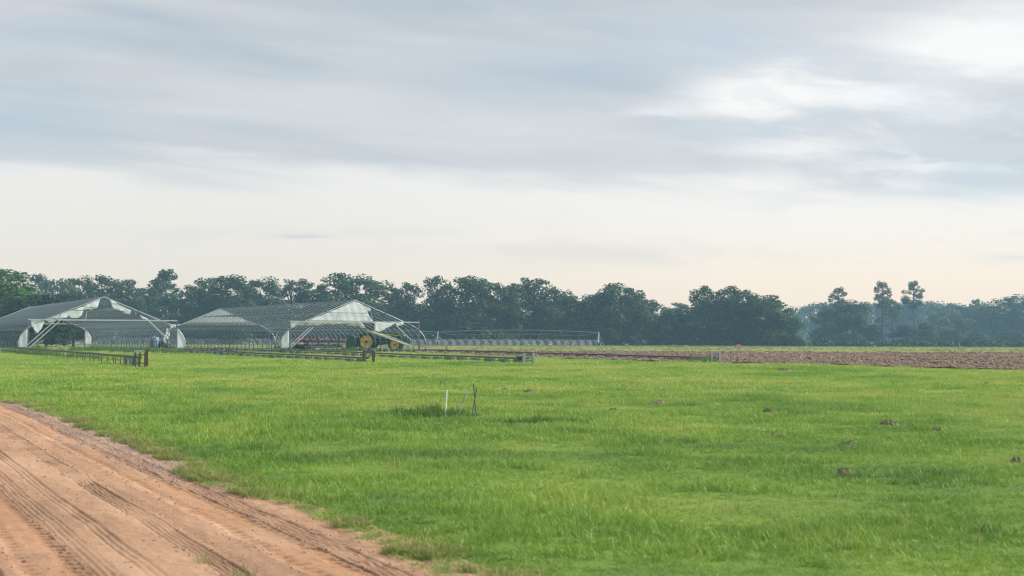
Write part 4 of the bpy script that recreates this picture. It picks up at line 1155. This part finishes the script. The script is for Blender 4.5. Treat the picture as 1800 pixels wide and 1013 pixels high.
# weeds standing alone
def weed(x, ybase, ytop, wpx, lab, seed):
    p = G(x, ybase); hh = (ybase - ytop) / F * p.y; ww = wpx / F * p.y / 2
    r = random.Random(seed); W_ = empty('tall_weed', p); tag(W_, lab, 'weed', 'single tall weeds in the field')
    st = MB(); lf = MB()
    st.tube([(0, 0, -.05), (r.uniform(-.05, .05), 0, hh * .5), (r.uniform(-.08, .08), 0, hh)], [.012, .01, .004], 5)
    for k in range(int(10 + hh * 60)):
        z = hh * r.uniform(.08, 1); a = r.uniform(0, 6.28); L = ww * r.uniform(.4, 1.1) * (1.1 - .5 * z / hh); e = Vector((math.cos(a) * L, math.sin(a) * L, L * .5))
        q_ = e.cross(Vector((0, 0, 1))).normalized() * L * .28; b0 = Vector((0, 0, z))
        n0 = len(lf.v); lf.v += [b0, b0 + e * .5 + q_, b0 + e, b0 + e * .5 - q_]; lf.face([n0, n0 + 1, n0 + 2, n0 + 3])
    st.build('stem', M['weed'], W_); lf.build('leaves', M['weed'], W_)
for i, a in enumerate(((1182, 639, 613, 5, 'tall thin weed rising in front of the ploughed field above the last rail'), (966, 631, 619, 9, 'bushy green weed between the two grey stop frames'),
                       (1240, 640, 631, 12, 'leafy weed beside the blue grey stop frame of the last rail'), (641, 634, 610, 7, 'tall weed left of the rusty square stop frame'),
                       (785, 622, 608, 10, 'thin weeds right of the right greenhouse, at the left of the ploughed field'), (1266, 612, 603, 3, 'thin far weed against the trees'),
                       (68, 622, 606, 12, 'leafy weed at the left post of the left greenhouse'))):
    weed(*a, seed=400 + i)

# ------------------------------------------------------------------ trees
def leaf_cloud(clusters, n, size, seed, up=.35):
    """leaf clumps: small quads spread through ellipsoidal clusters"""
    r = np.random.default_rng(seed)
    wts = np.array([c[3] * c[4] * c[5] for c in clusters]) ** .75; wts /= wts.sum()
    ci = r.choice(len(clusters), n, p=wts); C_ = np.array([[*c] for c in clusters])[ci]
    d = r.normal(size=(n, 3)); d /= np.linalg.norm(d, axis=1, keepdims=True)
    rad = .45 + .62 * r.random(n) ** .6
    p = C_[:, :3] + d * C_[:, 3:6] * rad[:, None]
    nn = d + r.normal(size=(n, 3)) * .55 + np.array([0, 0, up]); nn /= np.linalg.norm(nn, axis=1, keepdims=True)
    a = np.cross(nn, r.normal(size=(n, 3))); a /= np.linalg.norm(a, axis=1, keepdims=True); b_ = np.cross(nn, a)
    s = size * (.5 + r.random(n))[:, None]
    v = np.stack([p - a * s * .5, p - b_ * s * .36 + nn * s * .08, p + a * s * .55, p + b_ * s * .4], 1).reshape(-1, 3)
    return v, np.arange(n * 4).reshape(n, 4)
def tree_meshes(kind, seed):
    r = random.Random(seed); H = 16.0; cl = []; tk = MB()
    if kind == 'broad':
        tk.tube([(0, 0, -.5), (.1, 0, 2), (r.uniform(-.4, .4), 0, 6), (r.uniform(-.8, .8), r.uniform(-.5, .5), 11)], [.4, .32, .24, .1], 7)
        n = r.randint(48, 58); wd = r.uniform(.42, .6)
        for i in range(n):
            k_ = (i + r.random()) / n; z = H * (.05 + .90 * k_); env = 4.7 * math.sqrt(max(.04, 1 - abs((z / H - wd) / (1.0 - wd if z / H > wd else 1.1)) ** 2.3))
            a = r.uniform(0, 6.283) if i % 4 else i * 1.3; q = env * (.45 + .5 * r.random()) * (.75 + .25 * math.sin(a * 2 + seed))
            s = r.uniform(.85, 1.7) * (1.2 if z < H * .6 else .85)
            c = (math.cos(a) * q, math.sin(a) * q, z, s * 1.2, s * 1.2, s * .8); cl.append(c)
            if i % 2 == 0: tk.tube([(0, 0, max(1.2, z * .55)), (c[0] * .5, c[1] * .5, z * .8), (c[0], c[1], z)], [.13, .09, .03], 4)
        v, q = leaf_cloud(cl, 9000, .42, seed)
    elif kind == 'open':      # thin crown, sky shows between the clumps
        tk.tube([(0, 0, -.5), (.3, 0, 5), (0, .2, 10), (.3, 0, 14.5)], [.35, .28, .18, .05], 7)
        for i in range(36):
            z = H * (.14 + .84 * (i + r.random()) / 36); env = 3.3 * math.sin(math.pi * min(1, (z / H * .85 + .1))) ** .6
            a = r.uniform(0, 6.283); q = env * (.45 + .6 * r.random()); s = r.uniform(.6, 1.25)
            c = (math.cos(a) * q, math.sin(a) * q, z, s * 1.2, s * 1.2, s * .75); cl.append(c)
            tk.tube([(0, 0, z * .72), (c[0] * .6, c[1] * .6, z * .92), (c[0], c[1], z)], [.12, .08, .03], 4)
        v, q = leaf_cloud(cl, 4600, .38, seed)
    elif kind == 'spire':     # rounded cone, dense
        tk.tube([(0, 0, -.5), (0, 0, 8), (0, 0, 15.5)], [.35, .22, .04], 7)
        for i in range(64):
            k = (i + r.random()) / 64; z = H * (.08 + .89 * k); env = 4.2 * (1 - k ** 2.2) ** .8 + .3
            a = r.uniform(0, 6.283); q = env * (.4 + .6 * r.random()); s = r.uniform(.8, 1.4) * (1.1 - .45 * k)
            cl.append((math.cos(a) * q, math.sin(a) * q, z, s * 1.2, s * 1.2, s * .7))
            if i % 2: tk.tube([(0, 0, z - .6), (math.cos(a) * q, math.sin(a) * q, z)], [.09, .02], 4)
        v, q = leaf_cloud(cl, 8600, .38, seed)
    elif kind == 'pine':      # long bare trunk, tufted flat crown
        b_ = r.uniform(-.5, .5)
        tk.tube([(0, 0, -.5), (b_ * .3, 0, 6), (b_, 0, 11), (b_ * .8, 0, 15.6)], [.34, .28, .2, .05], 7)
        for i in range(40):
            k = (i + r.random()) / 40; z = H * (.60 + .39 * k); env = 3.0 * math.sin(math.pi * (.12 + .84 * k)) ** .7
            a = r.uniform(0, 6.283); q = env * (.5 + .55 * r.random()); s = r.uniform(.4, .85)
            c = (b_ * .85 + math.cos(a) * q, math.sin(a) * q, z, s * 1.2, s * 1.2, s * .8); cl.append(c)
            tk.tube([(b_ * .85, 0, z - .7), (c[0] * .7, c[1] * .7, z - .2), (c[0], c[1], z)], [.08, .055, .02], 4)
        for i in range(7):
            z = H * r.uniform(.28, .58); a = r.uniform(0, 6.283); q = r.uniform(.6, 2.0)
            cl.append((math.cos(a) * q, math.sin(a) * q, z, .7, .7, .35)); tk.tube([(0, 0, z - .5), (math.cos(a) * q, math.sin(a) * q, z)], [.05, .015], 4)
        v, q = leaf_cloud(cl, 4200, .27, seed)
    elif kind == 'bush':
        tk.tube([(0, 0, -.5), (0, 0, 5), (.4, 0, 9)], [.3, .2, .08], 6)
        for i in range(30):
            z = H * (.06 + .84 * r.random()); env = 6.2 * math.sqrt(max(.05, 1 - (z / H * .95) ** 2))
            a = r.uniform(0, 6.283); q = env * (.3 + .65 * r.random()); s = r.uniform(1.3, 2.4)
            cl.append((math.cos(a) * q, math.sin(a) * q, z, s * 1.2, s * 1.2, s * .9))
            if i % 3 == 0: tk.tube([(0, 0, max(.8, z * .4)), (math.cos(a) * q, math.sin(a) * q, z)], [.1, .03], 4)
        v, q = leaf_cloud(cl, 7200, .5, seed)
    cm = np_mesh('crown', v, q, False); tm = tk.mesh('trunk', True)
    zt = float(np.percentile(v[:, 2], 99.8)); xw = float(np.percentile(np.abs(v[:, 0]), 98))
    return cm, tm, zt, xw
VAR = {}
for kind, n in (('broad', 7), ('open', 3), ('spire', 2), ('pine', 4), ('bush', 3)):
    VAR[kind] = [tree_meshes(kind, 500 + 31 * i + len(kind)) for i in range(n)]
lm = {}
def tree(kind, x, ytop, wpx, Y_, lab, name='broadleaf_tree', leaf='leaf', bark='bark', group='trees along the far edge of the field', vi=None, cat='tree'):
    k = random.randrange(len(VAR[kind])) if vi is None else vi
    cm, tm, zt, xw = VAR[kind][k]
    key = (kind, k, leaf, bark)
    if key not in lm:
        c_ = cm.copy(); c_.materials.clear(); c_.materials.append(M[leaf]); t2 = tm.copy(); t2.materials.clear(); t2.materials.append(M[bark]); lm[key] = (c_, t2)
    p = GY(x, Y_); hh = ztop(x, ytop, Y_) - p.z; ww = wpx / F * Y_ / 2
    root = empty(name, p, random.uniform(0, 6.28)); root.scale = (ww / xw, ww / xw, hh / zt)
    tag(root, lab, cat, group)
    for nm, me_ in (('crown', lm[key][0]), ('trunk', lm[key][1])):
        o = bpy.data.objects.new(nm, me_); S.collection.objects.link(o); o.parent = root
    return root
TR = [
 # kind, px, top, width, Y, label, extra
 ('broad', 14, 474, 84, 225, 'bright green spreading tree at the left edge, nearest of the row', dict(leaf='leaf_bright')),
 ('open', 38, 500, 60, 235, 'smaller bright green tree against the right side of the leftmost tree', dict(leaf='leaf_bright')),
 ('bush', 30, 524, 90, 215, 'low dark tree behind the far end of the left greenhouse, under the leftmost tree', dict(leaf='leaf_dark')),
 ('bush', 82, 517, 90, 218, 'low dark bushy tree above the left greenhouse roof', dict(leaf='leaf_dark')),
 ('bush', 130, 519, 80, 222, 'low dark bushy tree behind the ridge of the left greenhouse', dict(leaf='leaf_dark')),
 ('broad', 76, 484, 62, 400, 'hazy grey green tree right of the bright leftmost tree', {}),
 ('broad', 118, 491, 44, 360, 'rounded tree over the middle of the left greenhouse roof', {}),
 ('broad', 146, 488, 50, 350, 'dense tree over the left slope of the left greenhouse gable', {}),
 ('broad', 184, 486, 62, 335, 'tallest round headed tree above the peak of the left greenhouse', {}),
 ('broad', 218, 493, 60, 340, 'sloping shouldered tree right of the left greenhouse peak', {}),
 ('broad', 252, 508, 50, 345, 'lower tree just left of the tall cone shaped tree', {}),
 ('spire', 291, 475, 74, 375, 'tall cone shaped tree between the two greenhouses', {}),
 ('broad', 330, 503, 50, 345, 'lower leafy tree just right of the cone shaped tree', {}),
 ('broad', 364, 490, 56, 340, 'full tree above the far end of the right greenhouse', {}),
 ('broad', 404, 485, 62, 335, 'tall dark tree above the ridge end of the right greenhouse', {}),
 ('broad', 432, 497, 46, 350, 'tree with a narrow gap of sky on its right', {}),
 ('broad', 464, 490, 66, 345, 'rounded tree with sky showing between its branches', {}),
 ('open', 512, 492, 36, 350, 'thin slender tree, left one of a pair with sky between', {}),
 ('open', 536, 491, 40, 350, 'thin slender tree, right one of a pair with sky between', {}),
 ('open', 560, 500, 44, 352, 'airy low tree between the slender pair and the broad crowned tree', {}),
 ('broad', 598, 482, 76, 345, 'broad crowned tree above the peak of the right greenhouse', {}),
 ('broad', 648, 486, 66, 345, 'wide tree right of the peak of the right greenhouse', {}),
 ('open', 688, 505, 44, 350, 'open branched tree above the tractor', {}),
 ('broad', 718, 499, 50, 345, 'round tree right of the tractor with a sky gap beside it', {}),
 ('broad', 770, 487, 60, 345, 'tall tree at the left start of the long middle clump', {}),
 ('broad', 820, 487, 56, 340, 'pointed top tree in the left of the middle clump', {}),
 ('broad', 846, 492, 50, 345, 'tree second from the pointed top in the middle clump', {}),
 ('broad', 880, 499, 56, 342, 'level topped tree in the heart of the middle clump', {}),
 ('broad', 908, 500, 50, 345, 'dense tree under the left side of the airy crown', {}),
 ('open', 938, 489, 58, 348, 'airy crown rising above the middle clump with sky through it', {}),
 ('broad', 978, 504, 44, 345, 'small headed tree above the end of the irrigation boom', {}),
 ('broad', 1010, 521, 50, 348, 'low tree in the dip between the middle clumps', {}),
 ('broad', 1046, 517, 54, 345, 'tree behind the end tower of the irrigation boom', {}),
 ('broad', 1080, 499, 60, 345, 'peaked tree right of the irrigation boom', {}),
 ('broad', 1113, 507, 44, 345, 'narrow tree leaning against the peaked tree', {}),
 ('broad', 1145, 528, 50, 350, 'low tree falling away to the dip in the skyline', {}),
 ('bush', 1180, 546, 70, 350, 'low dark tree filling the dip in the skyline', {}),
 ('open', 1198, 533, 50, 450, 'pale hazy tree showing behind the dip in the skyline', {}),
 ('bush', 1216, 552, 56, 348, 'low dark bush at the foot of the columnar tree', {}),
 ('broad', 1237, 504, 40, 350, 'columnar tree with a knobbed top right of the dip', {}),
 ('broad', 1268, 510, 48, 350, 'tree with a bright sky gap right of the columnar one', {}),
 ('broad', 1292, 504, 44, 352, 'highest headed tree in the right hand clump', {}),
 ('broad', 1318, 511, 44, 350, 'tree with a small side knob in the right hand clump', {}),
 ('broad', 1350, 520, 60, 345, 'broad sloping tree above the clay heap', {}),
 ('broad', 1382, 541, 44, 345, 'lowest tree ending the right hand clump before the gap', {}),
 ('pine', 1474, 505, 40, 455, 'pine whose round head stands above a dark bushy mass', dict(name='pine_tree', leaf='needle')),
 ('bush', 1455, 540, 62, 440, 'dark bushy tree below the round headed pine, on its left', {}),
 ('bush', 1500, 529, 66, 440, 'dark bushy tree below the round headed pine, on its right', {}),
 ('bush', 1528, 570, 44, 440, 'low bush left of the tall bare trunked pine', {}),
 ('pine', 1551, 495, 40, 450, 'tall bare trunked pine, left of the two tallest', dict(name='pine_tree', leaf='needle')),
 ('pine', 1570, 528, 30, 450, 'shorter pine between the two tallest pines', dict(name='pine_tree', leaf='needle')),
 ('pine', 1608, 494, 38, 455, 'tall pine with a full oval head, right of the two tallest', dict(name='pine_tree', leaf='needle')),
 ('bush', 1592, 572, 44, 445, 'low bush at the foot of the right hand tall pine', {}),
 ('bush', 1628, 568, 44, 450, 'low bush right of the right hand tall pine', {}),
 ('bush', 1664, 580, 50, 460, 'low hazy bush in front of the far wood', {}),
 ('broad', 1650, 548, 46, 560, 'blue hazy tree in the far wood right of the pines', {}),
 ('broad', 1695, 536, 50, 580, 'blue hazy tree in the far wood, near the right edge', {}),
 ('pine', 1716, 526, 30, 600, 'hazy pine with a loose top in the far wood', dict(name='pine_tree', leaf='needle')),
 ('broad', 1735, 540, 50, 560, 'full hazy tree beside the loose topped pine', {}),
 ('broad', 1774, 520, 52, 560, 'tall hazy tree by the right edge of the photo', {}),
 ('broad', 1806, 527, 50, 560, 'hazy tree cut by the right edge of the photo', {}),
 ('bush', 1715, 585, 60, 470, 'low blue green bush under the far wood', {}),
 ('bush', 1770, 582, 60, 480, 'low blue green bush by the right edge', {}),
]
for (kind, x, yt, wp_, Y_, lab, ex_) in TR:
    tree(kind, x, yt, wp_ * (1.45 if kind == 'broad' else 1.25 if kind == 'open' else 1.12), Y_, lab, **ex_)

# pale dead trees before the row
for (x, yt, yb_, lab) in ((804, 571, 600, 'pale dead forked tree above the spray, left of the others'), (838, 573, 600, 'pale dead tree trunk above the spray, right of the forked one'), (893, 580, 600, 'low pale dead branching tree above the middle of the spray')):
    p = GY(x, 341); hh = ztop(x, yt, 341) - p.z; rr = random.Random(x)
    D_ = empty('dead_tree', p); tag(D_, lab, 'dead tree', 'dead trees behind the irrigation boom')
    MB().tube([(0, 0, -.2), (.1, 0, hh * .5), (-.1, 0, hh)], [.3, .22, .06], 6).build('trunk', M['bark_pale'], D_)
    for k in range(6):
        z = hh * rr.uniform(.3, .85); a = rr.uniform(0, 6.28); L = rr.uniform(.7, 1.6)
        MB().tube([(0, 0, z), (math.cos(a) * L * .6, math.sin(a) * L * .6, z + L * .3), (math.cos(a) * L, math.sin(a) * L, z + L * .9)], [.1, .07, .02], 4).build('limb', M['bark_pale'], D_)

# undergrowth closing the foot of the row, and the far wood
def mass(name, items, n_per, size, seed, leaf, lab, trunks=False):
    cl = []; r = random.Random(seed); tk = MB()
    for (x, ytop, wpx_, Y_) in items:
        p = GY(x, Y_); hh = ztop(x, ytop, Y_) - p.z; ww = wpx_ / F * Y_ / 2
        nc = max(7, int(hh * 1.3))
        for k in range(nc):
            z = hh * (.05 + .88 * r.random()); a = r.uniform(0, 6.28); q = ww * math.sqrt(r.random()) * (1 - .35 * z / hh)
            s = r.uniform(.75, 1.4) * max(.9, hh * .105)
            cl.append((p.x + math.cos(a) * q, p.y + math.sin(a) * q, p.z + z, s * 1.15, s * 1.15, s * .85))
    v, q = leaf_cloud(cl, n_per * len(items), size, seed)
    o = link_mesh(name, np_mesh(name, v, q, False), M[leaf]); tag(o, lab, 'undergrowth' if 'under' in name else 'wood', kind='stuff')
r = random.Random(77)
it = [(x + r.uniform(-8, 8), r.uniform(552, 578), r.uniform(34, 54), 352 + r.uniform(-6, 10)) for x in range(160, 1400, 13)]
it += [(x + r.uniform(-6, 6), r.uniform(517, 534), r.uniform(40, 54), 372 + r.uniform(-6, 10)) for x in list(range(-40, 480, 18)) + list(range(570, 1130, 18)) + list(range(1240, 1370, 18))]
it += [(x + r.uniform(-6, 6), r.uniform(536, 550), r.uniform(40, 54), 372 + r.uniform(-6, 10)) for x in range(484, 570, 16)]
mass('undergrowth', it, 900, .55, 78, 'leaf', 'dense dark undergrowth filling the foot of the tree row')
it = [(x + r.uniform(-8, 8), r.uniform(601, 607), r.uniform(26, 44), 345 + r.uniform(-4, 20)) for x in range(1385, 1900, 10)]
mass('low_undergrowth', it, 350, .5, 79, 'leaf', 'low green undergrowth under the pines at the right')
it = []
for x in range(1385, 1960, 11):
    yt = np.interp(x, [1385, 1420, 1480, 1560, 1620, 1700, 1760, 1960], [545, 536, 530, 532, 527, 537, 533, 530]) + r.uniform(-4, 8)
    it.append((x, yt, r.uniform(26, 40), r.uniform(700, 780)))
for x in range(1120, 1260, 12): it.append((x, 542 + r.uniform(-6, 6), 34, r.uniform(560, 620)))
for x in range(-160, 0, 14): it.append((x, 495 + r.uniform(-6, 12), 50, r.uniform(380, 420)))
mass('far_wood', it, 1500, .9, 80, 'leaf', 'hazy blue wood in the distance')

# ------------------------------------------------------------------ haze
hb = MB().box((0, 640, 8.5), (3040, 1990, 34))
mh = bpy.data.materials.new('haze_air'); mh.use_nodes = True
t = NT(mh.node_tree); t.n.clear()
pv = t.new('ShaderNodeVolumePrincipled'); pv.inputs['Color'].default_value = (.40, .69, 1.0, 1); pv.inputs['Density'].default_value = .00037; pv.inputs['Anisotropy'].default_value = .0
om = t.new('ShaderNodeOutputMaterial'); t.l.new(pv.outputs[0], om.inputs['Volume'])
ho = hb.build('haze', mh); ho['kind'] = 'stuff'; ho['label'] = 'thin morning haze lying over the field'; ho.display_type = 'WIRE'
